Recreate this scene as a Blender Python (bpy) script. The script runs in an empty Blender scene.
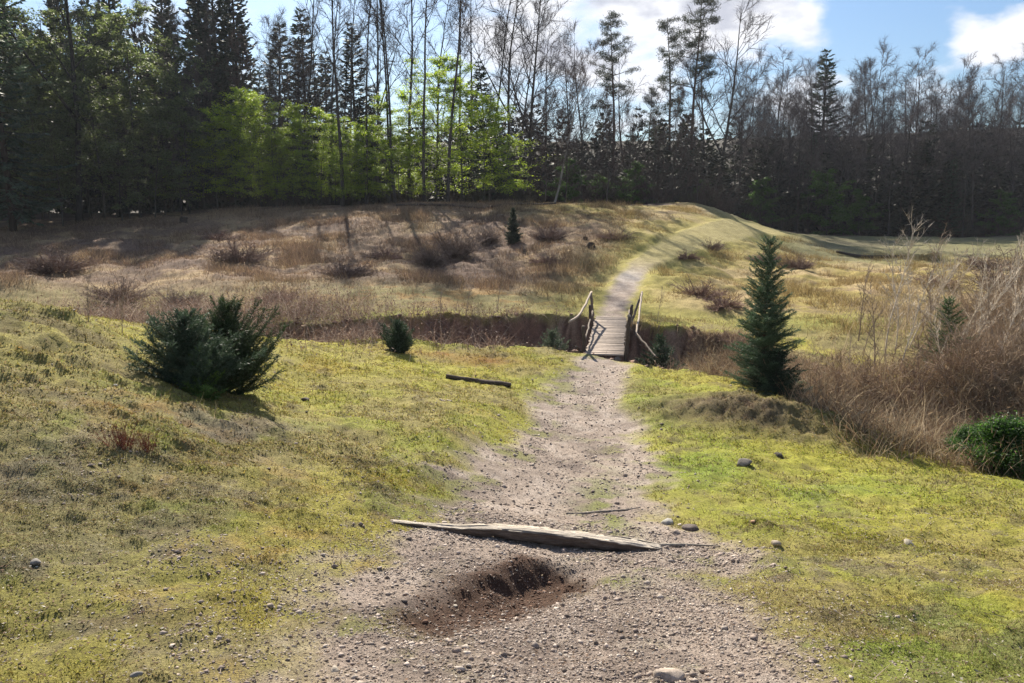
import bpy, math, random
import numpy as np

# ------------------------------------------------------------------ camera, sky, sun, exposure
S = bpy.context.scene
COL = S.collection
RAD = math.radians
EYE = 1.7
PITCH = RAD(9.45)
FPX = 760.0
cam_d = bpy.data.cameras.new('camera')
cam_d.sensor_width = 36.0
cam_d.lens = 36.0 * FPX / 1024.0
cam_d.clip_start = 0.1
cam_d.clip_end = 3000
cam = bpy.data.objects.new('camera', cam_d)
COL.objects.link(cam)
cam.location = (0, 0, EYE)
cam.rotation_euler = (RAD(90) - PITCH, 0, 0)
S.camera = cam

SUN_EL = RAD(37.0)
SUN_AZ = RAD(-14.0)          # from straight ahead (+Y), negative = to the left
sun_dir = (math.sin(SUN_AZ) * math.cos(SUN_EL), math.cos(SUN_AZ) * math.cos(SUN_EL), math.sin(SUN_EL))
sd = bpy.data.lights.new('sun', 'SUN')
sd.energy = 5.0
sd.angle = RAD(0.55)
sd.color = (1.0, 0.92, 0.78)
sun = bpy.data.objects.new('sun', sd)
COL.objects.link(sun)
sun.rotation_euler = (RAD(90) - SUN_EL, 0, math.atan2(sun_dir[0], -sun_dir[1]))

def cam_dir(px, py):
    u = (px - 512) / FPX
    v = (341.5 - py) / FPX
    c, s = math.cos(PITCH), math.sin(PITCH)
    return (u, c + v * s, -s + v * c)

W = bpy.data.worlds.new('World')
S.world = W
W.use_nodes = True
nt = W.node_tree
nt.nodes.clear()
N = nt.nodes.new
L = nt.links.new
wout = N('ShaderNodeOutputWorld')
bg = N('ShaderNodeBackground')
bg.inputs['Strength'].default_value = 0.05
sky = N('ShaderNodeTexSky')
sky.sky_type = 'NISHITA'
sky.sun_disc = False
sky.sun_elevation = SUN_EL
sky.sun_rotation = math.atan2(sun_dir[0], sun_dir[1])
sky.air_density = 1.3
sky.dust_density = 1.0
sky.ozone_density = 1.5
tc = N('ShaderNodeTexCoord')

def nmath(op, a, b=None, c=None, clamp=False):
    n = N('ShaderNodeMath')
    n.operation = op
    n.use_clamp = clamp
    for i, v in enumerate((a, b, c)):
        if v is None:
            continue
        if isinstance(v, (int, float)):
            n.inputs[i].default_value = v
        else:
            L(v, n.inputs[i])
    return n.outputs[0]

def nmap(v, a, b, c, d, smooth=True):
    n = N('ShaderNodeMapRange')
    n.interpolation_type = 'SMOOTHSTEP' if smooth else 'LINEAR'
    L(v, n.inputs[0])
    for i, x in enumerate((a, b, c, d)):
        n.inputs[1 + i].default_value = x
    return n.outputs[0]

# cloud field: fractal noise over the sky direction (stretched sideways), plus the larger banks of this day
mp = N('ShaderNodeMapping')
mp.inputs['Scale'].default_value = (1.0, 1.0, 2.1)
L(tc.outputs['Generated'], mp.inputs['Vector'])
cn = N('ShaderNodeTexNoise')
cn.inputs['Scale'].default_value = 6.5
cn.inputs['Detail'].default_value = 7
cn.inputs['Roughness'].default_value = 0.56
cn.inputs['Distortion'].default_value = 0.25
L(mp.outputs[0], cn.inputs['Vector'])
field = cn.outputs['Fac']
cn2 = N('ShaderNodeTexNoise')
cn2.inputs['Scale'].default_value = 16
cn2.inputs['Detail'].default_value = 6
cn2.inputs['Roughness'].default_value = 0.55
L(mp.outputs[0], cn2.inputs['Vector'])
field = nmath('ADD', field, nmath('MULTIPLY', nmath('SUBTRACT', cn2.outputs['Fac'], .5), .35))
def bank(px, py, rad, amp, sx=1.0):
    """a soft bank of cloud round one direction of the sky"""
    d = cam_dir(px, py)
    l = math.sqrt(sum(x * x for x in d))
    d = [x / l for x in d]
    sub = N('ShaderNodeVectorMath'); sub.operation = 'SUBTRACT'
    L(tc.outputs['Generated'], sub.inputs[0]); sub.inputs[1].default_value = d
    sc = N('ShaderNodeVectorMath'); sc.operation = 'MULTIPLY'
    L(sub.outputs[0], sc.inputs[0]); sc.inputs[1].default_value = (1 / sx, 1, 1)
    ln = N('ShaderNodeVectorMath'); ln.operation = 'LENGTH'
    L(sc.outputs[0], ln.inputs[0])
    return nmap(ln.outputs['Value'], 0, rad, amp, 0)
for b in ((670, -5, .13, .33, 1.6), (560, 40, .10, .10, 1.5), (808, 28, .034, .26, 2.6), (735, 25, .07, .25, 1.0), (850, 62, .07, .12, 2.2), (1004, 40, .042, .34, 1.9), (955, 22, .035, .24, 1.2),
          (880, 28, .08, -.30, 1.2), (585, 20, .05, -.1, 1.), (980, 0, .06, -.2, 1.5), (520, 100, .10, .12, 1.5), (330, 40, .14, -.12, 1.3), (930, 90, .06, .1, 2)):
    field = nmath('ADD', field, bank(*b))
mask = nmap(field, .48, .70, 0, 1)
shade = nmap(field, .60, .95, 0, 1)
ccol = N('ShaderNodeMix'); ccol.data_type = 'RGBA'
L(shade, ccol.inputs[0])
ccol.inputs[6].default_value = (9.3, 9.5, 10.2, 1)
ccol.inputs[7].default_value = (10.5, 10.5, 10.8, 1)
# grey undersides where more cloud hangs above
mp3 = N('ShaderNodeMapping')
mp3.inputs['Scale'].default_value = (1.0, 1.0, 2.1)
mp3.inputs['Location'].default_value = (0, 0, 0.05)
L(tc.outputs['Generated'], mp3.inputs['Vector'])
cn3 = N('ShaderNodeTexNoise')
cn3.inputs['Scale'].default_value = 9.0
cn3.inputs['Detail'].default_value = 6
cn3.inputs['Roughness'].default_value = 0.55
L(mp3.outputs[0], cn3.inputs['Vector'])
g = nmath('ADD', cn3.outputs['Fac'], bank(808, 30, .034, .16, 2.6))
g = nmath('ADD', g, bank(690, -6, .05, .10, 2.0))
g = nmath('ADD', g, bank(1010, 50, .035, .20, 2.0))
gm = nmath('MULTIPLY', nmath('MULTIPLY', nmap(g, .50, .72, 0, 1), mask), 0.75)
ccol2 = N('ShaderNodeMix'); ccol2.data_type = 'RGBA'
L(gm, ccol2.inputs[0]); L(ccol.outputs[2], ccol2.inputs[6])
ccol2.inputs[7].default_value = (4.2, 4.5, 5.6, 1)
blue = N('ShaderNodeMix'); blue.data_type = 'RGBA'; blue.blend_type = 'MULTIPLY'
blue.inputs[0].default_value = 1.0
L(sky.outputs[0], blue.inputs[6]); blue.inputs[7].default_value = (0.66, 0.84, 1.10, 1)
mx = N('ShaderNodeMix'); mx.data_type = 'RGBA'
L(mask, mx.inputs[0]); L(blue.outputs[2], mx.inputs[6]); L(ccol2.outputs[2], mx.inputs[7])
L(mx.outputs[2], bg.inputs['Color'])
L(bg.outputs[0], wout.inputs[0])

vs = S.view_settings
vs.view_transform = 'Standard'
vs.look = 'None'
vs.exposure = 1.15
vs.gamma = 1.0
vs.use_curve_mapping = False
S.render.engine = 'CYCLES'
S.cycles.max_bounces = 7
S.cycles.transparent_max_bounces = 8
S.cycles.diffuse_bounces = 3
S.cycles.transmission_bounces = 4
S.cycles.use_denoising = True
S.cycles.sample_clamp_indirect = 6

# ------------------------------------------------------------------ helpers
def at(px, py, Y):
    """world point that lies Y metres ahead of the eye in the direction of a picture point"""
    d = cam_dir(px, py)
    k = Y / d[1]
    return np.array([d[0] * k, Y, EYE + d[2] * k])

def hash2(ix, iy, seed):
    h = (ix.astype(np.int64) * 374761393 + iy.astype(np.int64) * 668265263 + seed * 974634777) & 0x7fffffff
    h = ((h ^ (h >> 13)) * 1274126177) & 0x7fffffff
    h = ((h ^ (h >> 16)) * 461845907) & 0x7fffffff
    return (h ^ (h >> 15)) / float(0x7fffffff)

def vnoise(x, y, seed=0):
    x = np.asarray(x, float); y = np.asarray(y, float)
    a = .7431 * seed + .37
    x, y = x * math.cos(a) - y * math.sin(a) + seed * 3.7, x * math.sin(a) + y * math.cos(a)
    ix = np.floor(x); iy = np.floor(y)
    fx = x - ix; fy = y - iy
    fx = fx * fx * fx * (fx * (fx * 6 - 15) + 10); fy = fy * fy * fy * (fy * (fy * 6 - 15) + 10)
    a = hash2(ix, iy, seed); b = hash2(ix + 1, iy, seed); c = hash2(ix, iy + 1, seed); d = hash2(ix + 1, iy + 1, seed)
    return (a + (b - a) * fx + (c - a) * fy + (a - b - c + d) * fx * fy) * 2 - 1

def fbm(x, y, scale, seed=0, octaves=4, gain=.5):
    """noise in about -1..1 with features of `scale` metres"""
    s = 0; amp = 1; t = 0; f = 1.0 / scale
    for o in range(octaves):
        s = s + amp * vnoise(np.asarray(x) * f, np.asarray(y) * f, seed + o * 17)
        t += amp * .62
        amp *= gain; f *= 2.03
    return s / t

def sstep(a, b, x):
    t = np.clip((x - a) / (b - a), 0, 1)
    return t * t * (3 - 2 * t)

def gauss(x, y, cx, cy, rx, ry=None, rot=0.0):
    ry = ry or rx
    dx = x - cx; dy = y - cy
    c, s = math.cos(rot), math.sin(rot)
    u = dx * c + dy * s; v = -dx * s + dy * c
    return np.exp(-(u / rx) ** 2 - (v / ry) ** 2)

def poly_dist(x, y, pts):
    """distance to a polyline of (x, y, w) points and the width w there"""
    best = np.full(np.shape(x), 1e9); bw = np.zeros(np.shape(x)); side = np.zeros(np.shape(x))
    for (x0, y0, w0), (x1, y1, w1) in zip(pts[:-1], pts[1:]):
        dx, dy = x1 - x0, y1 - y0
        t = np.clip(((x - x0) * dx + (y - y0) * dy) / (dx * dx + dy * dy), 0, 1)
        d = np.hypot(x - x0 - t * dx, y - y0 - t * dy)
        m = d < best
        best = np.where(m, d, best); bw = np.where(m, w0 + (w1 - w0) * t, bw)
        side = np.where(m, np.sign((x - x0) * dy - (y - y0) * dx), side)
    return best, bw, side

def mesh_of(name, V, F, cols=None, smooth=False, mats=()):
    """one mesh from vertices and a list of face arrays (each n x k); cols = per-vertex rgb"""
    V = np.asarray(V, np.float32)
    F = [np.asarray(f, np.int32) for f in (F if isinstance(F, list) else [F]) if len(f)]
    me = bpy.data.meshes.new(name)
    me.vertices.add(len(V))
    me.vertices.foreach_set('co', V.ravel())
    loops = np.concatenate([f.ravel() for f in F])
    tot = np.concatenate([np.full(len(f), f.shape[1], np.int32) for f in F])
    start = np.concatenate([[0], np.cumsum(tot)[:-1]]).astype(np.int32)
    me.loops.add(len(loops))
    me.loops.foreach_set('vertex_index', loops)
    me.polygons.add(len(tot))
    me.polygons.foreach_set('loop_start', start)
    me.polygons.foreach_set('loop_total', tot)
    me.update(calc_edges=True)
    if smooth:
        me.polygons.foreach_set('use_smooth', np.ones(len(tot), bool))
    if cols is not None:
        ca = me.color_attributes.new('tint', 'FLOAT_COLOR', 'POINT')
        c4 = np.ones((len(V), 4), np.float32)
        c4[:, :3] = cols
        ca.data.foreach_set('color', c4.ravel())
    for m in mats:
        me.materials.append(m)
    return me

class MB:
    """collects tubes, ribbons and leaf faces into one mesh"""
    def __init__(self):
        self.V = []; self.F = {3: [], 4: []}; self.C = []; self.n = 0
    def add(self, V, F, col=(1, 1, 1)):
        V = np.asarray(V, float); F = np.asarray(F, int)
        self.V.append(V); self.F[F.shape[1]].append(F + self.n)
        c = np.asarray(col, float)
        self.C.append(np.broadcast_to(c, (len(V), 3)) if c.ndim == 1 else c)
        self.n += len(V)
    def tube(self, P, R, sides=6, col=(1, 1, 1), cap=True, squash=None):
        P = np.asarray(P, float); m = len(P)
        R = np.broadcast_to(np.asarray(R, float), (m,))
        T = np.gradient(P, axis=0)
        T /= np.linalg.norm(T, axis=1)[:, None] + 1e-9
        ref = np.array([1., 0, 0]) if abs(T[0][0]) < .7 else np.array([0, 1., 0])
        A = np.cross(T, ref); A /= np.linalg.norm(A, axis=1)[:, None] + 1e-9
        B = np.cross(T, A)
        an = np.arange(sides) * 2 * math.pi / sides
        ca, sa = np.cos(an), np.sin(an)
        V = P[:, None, :] + R[:, None, None] * (ca[None, :, None] * A[:, None, :] + sa[None, :, None] * B[:, None, :])
        V = V.reshape(-1, 3)
        i = np.arange(m - 1)[:, None] * sides; j = np.arange(sides)[None, :]; k = (j + 1) % sides
        F = np.stack([i + j, i + k, i + k + sides, i + j + sides], -1).reshape(-1, 4)
        if cap:
            V = np.vstack([V, P[0], P[-1]])
            base = self.n
            self.add(V, F, col)
            jj = np.arange(sides); kk = (jj + 1) % sides
            c0 = np.stack([kk, jj, np.full(sides, m * sides)], -1)
            c1 = np.stack([(m - 1) * sides + jj, (m - 1) * sides + kk, np.full(sides, m * sides + 1)], -1)
            self.F[3].append(np.vstack([c0, c1]) + base)
        else:
            self.add(V, F, col)
    def blades(self, P, D, Wd, ln, w, col=(1, 1, 1), tip=0.0):
        """many pointed blades: base P, direction D, width axis Wd, lengths ln, widths w"""
        n = len(P)
        ln = np.broadcast_to(ln, (n,))[:, None]; w = np.broadcast_to(w, (n,))[:, None]
        a = P - Wd * w * .5; b = P + Wd * w * .5; c = P + D * ln
        V = np.stack([a, b, c], 1).reshape(-1, 3)
        F = np.arange(3 * n).reshape(-1, 3)
        c_ = np.asarray(col, float)
        if c_.ndim == 2:
            c_ = np.repeat(c_, 3, 0)
        self.add(V, F, c_)
    def leaves(self, P, D, Wd, ln, w, col=(1, 1, 1)):
        """many kite-shaped leaves"""
        n = len(P)
        ln = np.broadcast_to(ln, (n,))[:, None]; w = np.broadcast_to(w, (n,))[:, None]
        V = np.stack([P, P + D * ln * .45 - Wd * w * .5, P + D * ln, P + D * ln * .45 + Wd * w * .5], 1).reshape(-1, 3)
        F = np.arange(4 * n).reshape(-1, 4)
        c_ = np.asarray(col, float)
        if c_.ndim == 2:
            c_ = np.repeat(c_, 4, 0)
        self.add(V, F, c_)
    def mesh(self, name, mat, smooth=False):
        F = [np.vstack(f) for f in (self.F[3], self.F[4]) if f]
        return mesh_of(name, np.vstack(self.V), F, np.vstack(self.C), smooth, (mat,))

def unit(v):
    v = np.asarray(v, float)
    return v / (np.linalg.norm(v, axis=-1, keepdims=True) + 1e-9)

def link(name, me, parent=None, loc=None):
    o = bpy.data.objects.new(name, me)
    COL.objects.link(o)
    if parent is not None:
        o.parent = parent
    if loc is not None:
        o.location = loc
    return o

def tag(o, label=None, cat=None, group=None, kind=None):
    if label: o['label'] = label
    if cat: o['category'] = cat
    if group: o['group'] = group
    if kind: o['kind'] = kind
    return o

def root(name, loc, rz=0.0, sc=1.0, label=None, cat=None, group=None):
    o = bpy.data.objects.new(name, None)
    o.empty_display_size = .2
    COL.objects.link(o)
    o.location = loc
    o.rotation_euler = (0, 0, rz)
    o.scale = (sc, sc, sc) if isinstance(sc, (int, float)) else sc
    return tag(o, label, cat, group)

# ------------------------------------------------------------------ materials
def material(name, rough=.8, tint=True, base=(1, 1, 1), noise=None, bump=None, trans=0.0, spec=.3, streak=None, tgain=(1, 1, 1)):
    """Principled surface whose colour is the mesh's own tint times a procedural noise; trans adds light through leaves"""
    m = bpy.data.materials.new(name)
    m.use_nodes = True
    t = m.node_tree
    p = t.nodes['Principled BSDF']
    p.inputs['Roughness'].default_value = rough
    p.inputs['Specular IOR Level'].default_value = spec
    def mul(a, b):
        x = t.nodes.new('ShaderNodeMix'); x.data_type = 'RGBA'; x.blend_type = 'MULTIPLY'; x.inputs[0].default_value = 1
        for i, v in ((6, a), (7, b)):
            if isinstance(v, tuple): x.inputs[i].default_value = (*v, 1)
            else: t.links.new(v, x.inputs[i])
        return x.outputs[2]
    if tint:
        at_ = t.nodes.new('ShaderNodeAttribute'); at_.attribute_name = 'tint'
        c = mul(at_.outputs['Color'], base)
    else:
        rgb = t.nodes.new('ShaderNodeRGB'); rgb.outputs[0].default_value = (*base, 1); c = rgb.outputs[0]
    tcn = t.nodes.new('ShaderNodeTexCoord')
    for nz in (noise or ()):
        scale, lo, hi = nz[:3]
        n = t.nodes.new('ShaderNodeTexNoise'); n.inputs['Scale'].default_value = scale; n.inputs['Detail'].default_value = 5; n.inputs['Roughness'].default_value = .65
        mpp = t.nodes.new('ShaderNodeMapping'); mpp.inputs['Scale'].default_value = streak or (1, 1, 1)
        t.links.new(tcn.outputs['Object'], mpp.inputs[0]); t.links.new(mpp.outputs[0], n.inputs['Vector'])
        r = t.nodes.new('ShaderNodeMapRange'); r.inputs[1].default_value = .32; r.inputs[2].default_value = .68; r.inputs[3].default_value = lo; r.inputs[4].default_value = hi
        t.links.new(n.outputs['Fac'], r.inputs[0])
        cc = t.nodes.new('ShaderNodeCombineColor')
        for i in range(3): t.links.new(r.outputs[0], cc.inputs[i])
        c = mul(c, cc.outputs[0])
    t.links.new(c, p.inputs['Base Color'])
    if bump:
        sc, dist = bump
        n = t.nodes.new('ShaderNodeTexNoise'); n.inputs['Scale'].default_value = sc; n.inputs['Detail'].default_value = 6; n.inputs['Roughness'].default_value = .7
        mpp = t.nodes.new('ShaderNodeMapping'); mpp.inputs['Scale'].default_value = streak or (1, 1, 1)
        t.links.new(tcn.outputs['Object'], mpp.inputs[0]); t.links.new(mpp.outputs[0], n.inputs['Vector'])
        b = t.nodes.new('ShaderNodeBump'); b.inputs['Strength'].default_value = 1; b.inputs['Distance'].default_value = dist
        t.links.new(n.outputs['Fac'], b.inputs['Height'])
        t.links.new(b.outputs[0], p.inputs['Normal'])
    if trans:
        tr = t.nodes.new('ShaderNodeBsdfTranslucent')
        t.links.new(mul(c, tgain), tr.inputs['Color'])
        ms = t.nodes.new('ShaderNodeMixShader'); ms.inputs[0].default_value = trans
        t.links.new(p.outputs[0], ms.inputs[1]); t.links.new(tr.outputs[0], ms.inputs[2])
        t.links.new(ms.outputs[0], t.nodes['Material Output'].inputs['Surface'])
    return m
# ------------------------------------------------------------------ terrain: measured spots (picture x, y, metres ahead) joined by a thin-plate spline
SPOTS = [
    (560, 683, 3.75), (100, 683, 3.55), (-150, 683, 3.5), (900, 683, 3.85), (1200, 683, 3.9),
    (250, 600, 4.9), (0, 560, 5.0), (-200, 560, 4.9), (560, 600, 5.4), (520, 545, 7.0), (850, 600, 5.7), (1024, 560, 7.2), (1200, 560, 7.0),
    (0, 420, 7.4), (200, 480, 7.3), (300, 450, 9.6), (-200, 420, 7.2), (120, 400, 9.2),
    (0, 300, 11.2), (60, 313, 11.2), (120, 343, 11.6), (190, 383, 12.0), (-150, 285, 11.5),
    (545, 500, 9.4), (570, 450, 12.7), (590, 400, 17.0), (605, 358, 21.6), (660, 368, 20.6),
    (300, 400, 13.2), (290, 338, 20.2), (450, 345, 21.6), (560, 352, 21.8), (400, 400, 14.2), (450, 440, 11.3), (360, 340, 21.2),
    (700, 400, 17.0), (730, 378, 18.7), (800, 420, 15.3), (930, 450, 13.5), (1024, 470, 12.5), (700, 470, 11.2), (850, 500, 9.8), (1150, 500, 10.5),
    # far bank and slope
    (605, 319, 27.2), (570, 314, 27.2), (500, 316, 26.6), (385, 316, 26.2), (270, 328, 24.6), (0, 330, 24.4), (-200, 330, 24.3),
    (500, 292, 31), (500, 250, 42), (500, 205, 60), (300, 302, 29), (300, 258, 41), (300, 216, 57), (300, 207, 62), (400, 202, 62),
    (0, 282, 33), (0, 243, 47), (0, 226, 55), (-250, 226, 55), (-250, 285, 33), (600, 203, 61), (650, 204, 61), (690, 204.5, 61), (718, 210.5, 64), (500, 203, 64), (430, 203, 64), (570, 230, 47), (640, 228, 49),
    (120, 226, 54), (180, 216, 58),
    (622, 292, 32.5), (635, 268, 37.5), (668, 250, 43), (705, 235, 50), (745, 225, 58),
    (680, 328, 26.4), (700, 300, 31.5), (690, 275, 37), (730, 300, 33), (740, 270, 41), (765, 252, 50), (780, 236, 60), (735, 222, 62),
    (735, 338, 25.5), (800, 345, 25.5), (850, 325, 27.5), (950, 330, 26.5), (1024, 330, 26.2), (1200, 330, 26),
    (850, 290, 36), (1000, 290, 36), (1150, 290, 36), (820, 258, 54), (950, 258, 52), (1100, 258, 52), (830, 240, 70), (900, 238, 76), (1024, 236, 80), (1200, 236, 80),
    (870, 238, 86), (740, 226, 84),
]
CP = [at(*s) for s in SPOTS]
CP = [p for p in CP]
for x, y, z in ((0, 0, 0.05), (-4, 0, .1), (4, 0, 0.0), (0, -6, .8), (-20, -6, 1.2), (20, -6, .2), (-20, 6, 1.2), (-30, 12, 1.4), (20, 5, -1.4), (30, 10, -2.3),
                (-60, 60, 1.8), (-35, 66, 1.5), (-10, 72, 2.0), (8, 74, 1.8), (-60, 30, -1), (-40, 100, 1.5), (0, 100, 1.2), (30, 100, -.3), (70, 100, -.3), (60, 30, -2.2), (90, 60, -1.0),
                (-100, 100, 1), (100, 100, 0), (0, 150, .5), (-120, 20, 1), (-120, -20, 1), (120, 10, -1), (0, -40, 1.5), (60, -30, 0), (-60, -30, 1.5)):
    CP.append(np.array([x, y, z], float))
CP = np.array(CP)
def _phi(r2):
    return .5 * r2 * np.log(r2 + 1e-9)
_n = len(CP)
_d2 = ((CP[:, None, :2] - CP[None, :, :2]) ** 2).sum(-1)
_A = np.zeros((_n + 3, _n + 3))
_A[:_n, :_n] = _phi(_d2) + np.eye(_n) * (0.02 * (3 + CP[:, 1].clip(0, 80) * .15))
_A[:_n, _n] = 1; _A[:_n, _n + 1:] = CP[:, :2]
_A[_n, :_n] = 1; _A[_n + 1:, :_n] = CP[:, :2].T
_w = np.linalg.solve(_A, np.concatenate([CP[:, 2], [0, 0, 0]]))
def base_z(x, y):
    x = np.asarray(x, float); y = np.asarray(y, float)
    sh = x.shape; xf = x.ravel(); yf = y.ravel()
    out = np.empty(xf.size)
    for s in range(0, xf.size, 40000):
        xs = xf[s:s + 40000]; ys = yf[s:s + 40000]
        d2 = (xs[:, None] - CP[None, :, 0]) ** 2 + (ys[:, None] - CP[None, :, 1]) ** 2
        out[s:s + 40000] = _phi(d2) @ _w[:_n] + _w[_n] + _w[_n + 1] * xs + _w[_n + 2] * ys
    z = out.reshape(sh)
    r = np.hypot(x, y)
    k = sstep(95, 150, r)
    return np.where(k >= 1, 0.4, z * (1 - k) + .4 * k) + 22 * sstep(112, 230, r)  # last term: added rise behind the wood, shuts out the horizon glow

# the path: (x, y, half width)
def pw(px, py, Y, w):
    p = at(px, py, Y); return (p[0], p[1], w)
PATH = [(.2, -8, 1.55), (.2, 0, 1.55), pw(562, 683, 3.75, 1.56), pw(541, 600, 5.4, 1.74), pw(556, 545, 7.0, 1.70), pw(566, 500, 9.4, 1.48), pw(573, 450, 12.7, 1.22), pw(583, 400, 17.0, .97), pw(601, 362, 21.3, .66),
        pw(604, 354, 22.1, .56), pw(610, 319, 27.1, .52), pw(618, 300, 30.5, .55), pw(628, 280, 35, .55), pw(640, 265, 38.3, .62), pw(668, 250, 43, .9), pw(705, 235, 50, 1.4), pw(745, 225, 58, 1.4), pw(790, 221, 70, 1.4)]
GULLY = [(-40, 23.0, 2.3), (-22, 23.0, 2.2), (-12, 23.0, 2.2), (-6.5, 23.0, 2.2), (-3, 24, 2.3), (.5, 24.5, 2.4), (3.2, 24.6, 2.4), (5.6, 23.6, 2.5), (7.4, 20.9, 2.5), (8.3, 18.2, 2.5), (9.4, 16.2, 2.5), (11.2, 14.6, 2.5), (14, 13.4, 2.6), (22, 11, 3), (40, 8, 3)]
def gully_d(x, y):
    d, w, side = poly_dist(x, y, GULLY)
    e = .42 * fbm(x, y, 2.2, 31, 3) + .26 * fbm(x, y, .6, 37, 3)
    return d - w + e, side           # < 0 inside
def path_d(x, y):
    d, w, _ = poly_dist(x, y, PATH)
    e = (.22 * fbm(x, y, 1.1, 41, 3) + .12 * fbm(x, y, .3, 43, 3)) * (1 - .5 * sstep(24, 30, y))
    return d - w + e * (1 + .6 * sstep(3, 7, y) * (1 - sstep(9, 16, y)))
LOG_A = at(390, 521, 7.45); LOG_B = at(660, 548, 6.55)
hole_c = at(485, 577, 5.95)
H1 = at(548, 557, 6.5); H2 = at(428, 630, 4.8)
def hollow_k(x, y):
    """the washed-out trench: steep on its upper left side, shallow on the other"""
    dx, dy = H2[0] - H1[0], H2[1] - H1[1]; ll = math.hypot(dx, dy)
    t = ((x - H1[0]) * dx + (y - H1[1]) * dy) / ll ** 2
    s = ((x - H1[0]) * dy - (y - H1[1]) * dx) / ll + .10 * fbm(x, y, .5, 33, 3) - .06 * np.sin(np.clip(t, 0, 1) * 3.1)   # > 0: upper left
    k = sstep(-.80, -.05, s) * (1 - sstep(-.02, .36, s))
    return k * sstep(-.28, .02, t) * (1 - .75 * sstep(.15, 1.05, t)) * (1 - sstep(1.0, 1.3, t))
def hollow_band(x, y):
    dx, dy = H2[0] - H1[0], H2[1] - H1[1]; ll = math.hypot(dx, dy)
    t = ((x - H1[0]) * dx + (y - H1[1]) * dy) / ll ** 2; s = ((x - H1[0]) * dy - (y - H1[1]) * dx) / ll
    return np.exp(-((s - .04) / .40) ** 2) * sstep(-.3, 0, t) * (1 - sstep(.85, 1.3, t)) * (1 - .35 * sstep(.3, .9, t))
def shape(x, y):
    """ground height with its relief"""
    x = np.asarray(x, float); y = np.asarray(y, float)
    z = base_z(x, y)
    pd = path_d(x, y); gd, side = gully_d(x, y)
    near = 1 - sstep(18, 30, y)
    onp = 1 - sstep(-.25, .25, pd)
    pds, pws, _ = poly_dist(x, y, PATH)
    # worn path: slightly sunk, small ruts
    z = z - .045 * (1 - sstep(-.5, .45, pds - pws)) * (1 - sstep(20, 30, y))
    z = z + onp * (.022 * fbm(x, y, .5, 3, 3) + .010 * fbm(x, y, .09, 5, 2))
    off = sstep(-.15, .5, pds - pws)
    wood = sstep(56, 64, y)
    z = z + off * (.16 * fbm(x, y, 5, 7, 3) * sstep(3, 12, y) + .045 * fbm(x, y, .9, 9, 3) + .026 * fbm(x, y, .28, 11, 3) + .020 * fbm(x, y, .12, 13, 2) * (1 - .5 * near * 0) + .006 * np.abs(fbm(x, y, .17, 14, 2)) * near)
    # tussocky mound on the left
    md = gauss(x, y, -8.0, 10.2, 4.2, 2.6)
    tus = fbm(x + .25 * fbm(x, y, .6, 71, 2), y, .42, 15, 3)
    z = z + off * md * (.15 * np.clip(tus, -.25, 1))
    # hummock right of the path, beyond it the gully
    h = gauss(x, y, 4.75, 15.5, 2.1, .85, -.38)
    z = z + .52 * h + h * (.10 * fbm(x, y, .35, 19, 3) + .05 * np.abs(fbm(x, y, .16, 20, 2)))
    # rough heath slope beyond the gully
    far = sstep(29, 36, y) * (1 - sstep(60, 66, y)) * off
    z = z + far * (1 - .75 * sstep(50, 58, y)) * (.30 * fbm(x, y, 4.5, 23, 4) + .12 * np.abs(fbm(x, y, 1.1, 25, 3)))
    # golden knoll where the slope tops out beside the path
    z = z - .30 * gauss(x, y, 11.5, 60, 5, 6) * off
    # the stream gully
    dep = (1.45 + .2 * fbm(x, y, 3, 27, 2)) * (1 - .45 * sstep(6, 8.5, x))
    wall = np.where(side > 0, 1.1, .55 + .8 * sstep(4.5, 7, x))     # gentler on the near side
    z = z - dep * sstep(.08, -1.0, gd / wall)
    # washed-out hollow below the log
    hd = hollow_k(x, y)
    z = z - .235 * hd * (1 + .10 * fbm(x, y, .16, 29, 3))
    # soil banked up behind the log
    ax, ay = LOG_A[0], LOG_A[1]; bx, by = LOG_B[0], LOG_B[1]
    dx, dy = bx - ax, by - ay; ll = math.hypot(dx, dy)
    t = ((x - ax) * dx + (y - ay) * dy) / ll ** 2
    s = (-(x - ax) * dy + (y - ay) * dx) / ll       # > 0 uphill? (beyond the log)
    k = np.exp(-((t - .55) / .38) ** 2)
    z = z + k * .06 * sstep(-.02, .06, s) * (1 - sstep(.3, 1.3, s)) - k * .05 * sstep(.02, -.06, s) * (1 - sstep(-.25, -1.2, s)) * sstep(.35, .6, t)
    return z
def ground_hit(px, py, y0=2.5, y1=120):
    """where the view through a picture point first meets the ground"""
    d = cam_dir(px, py)
    Y = np.exp(np.linspace(math.log(y0), math.log(y1), 900))
    z = shape(d[0] / d[1] * Y, Y) - (EYE + d[2] / d[1] * Y)
    i = np.argmax(z > 0) if (z > 0).any() else len(Y) - 1
    return np.array([d[0] / d[1] * Y[i], Y[i], EYE + d[2] / d[1] * Y[i]])
LOG_A = ground_hit(390, 521); LOG_B = ground_hit(660, 548)
def zat(x, y):
    return float(shape(np.array([x]), np.array([y]))[0])

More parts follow.
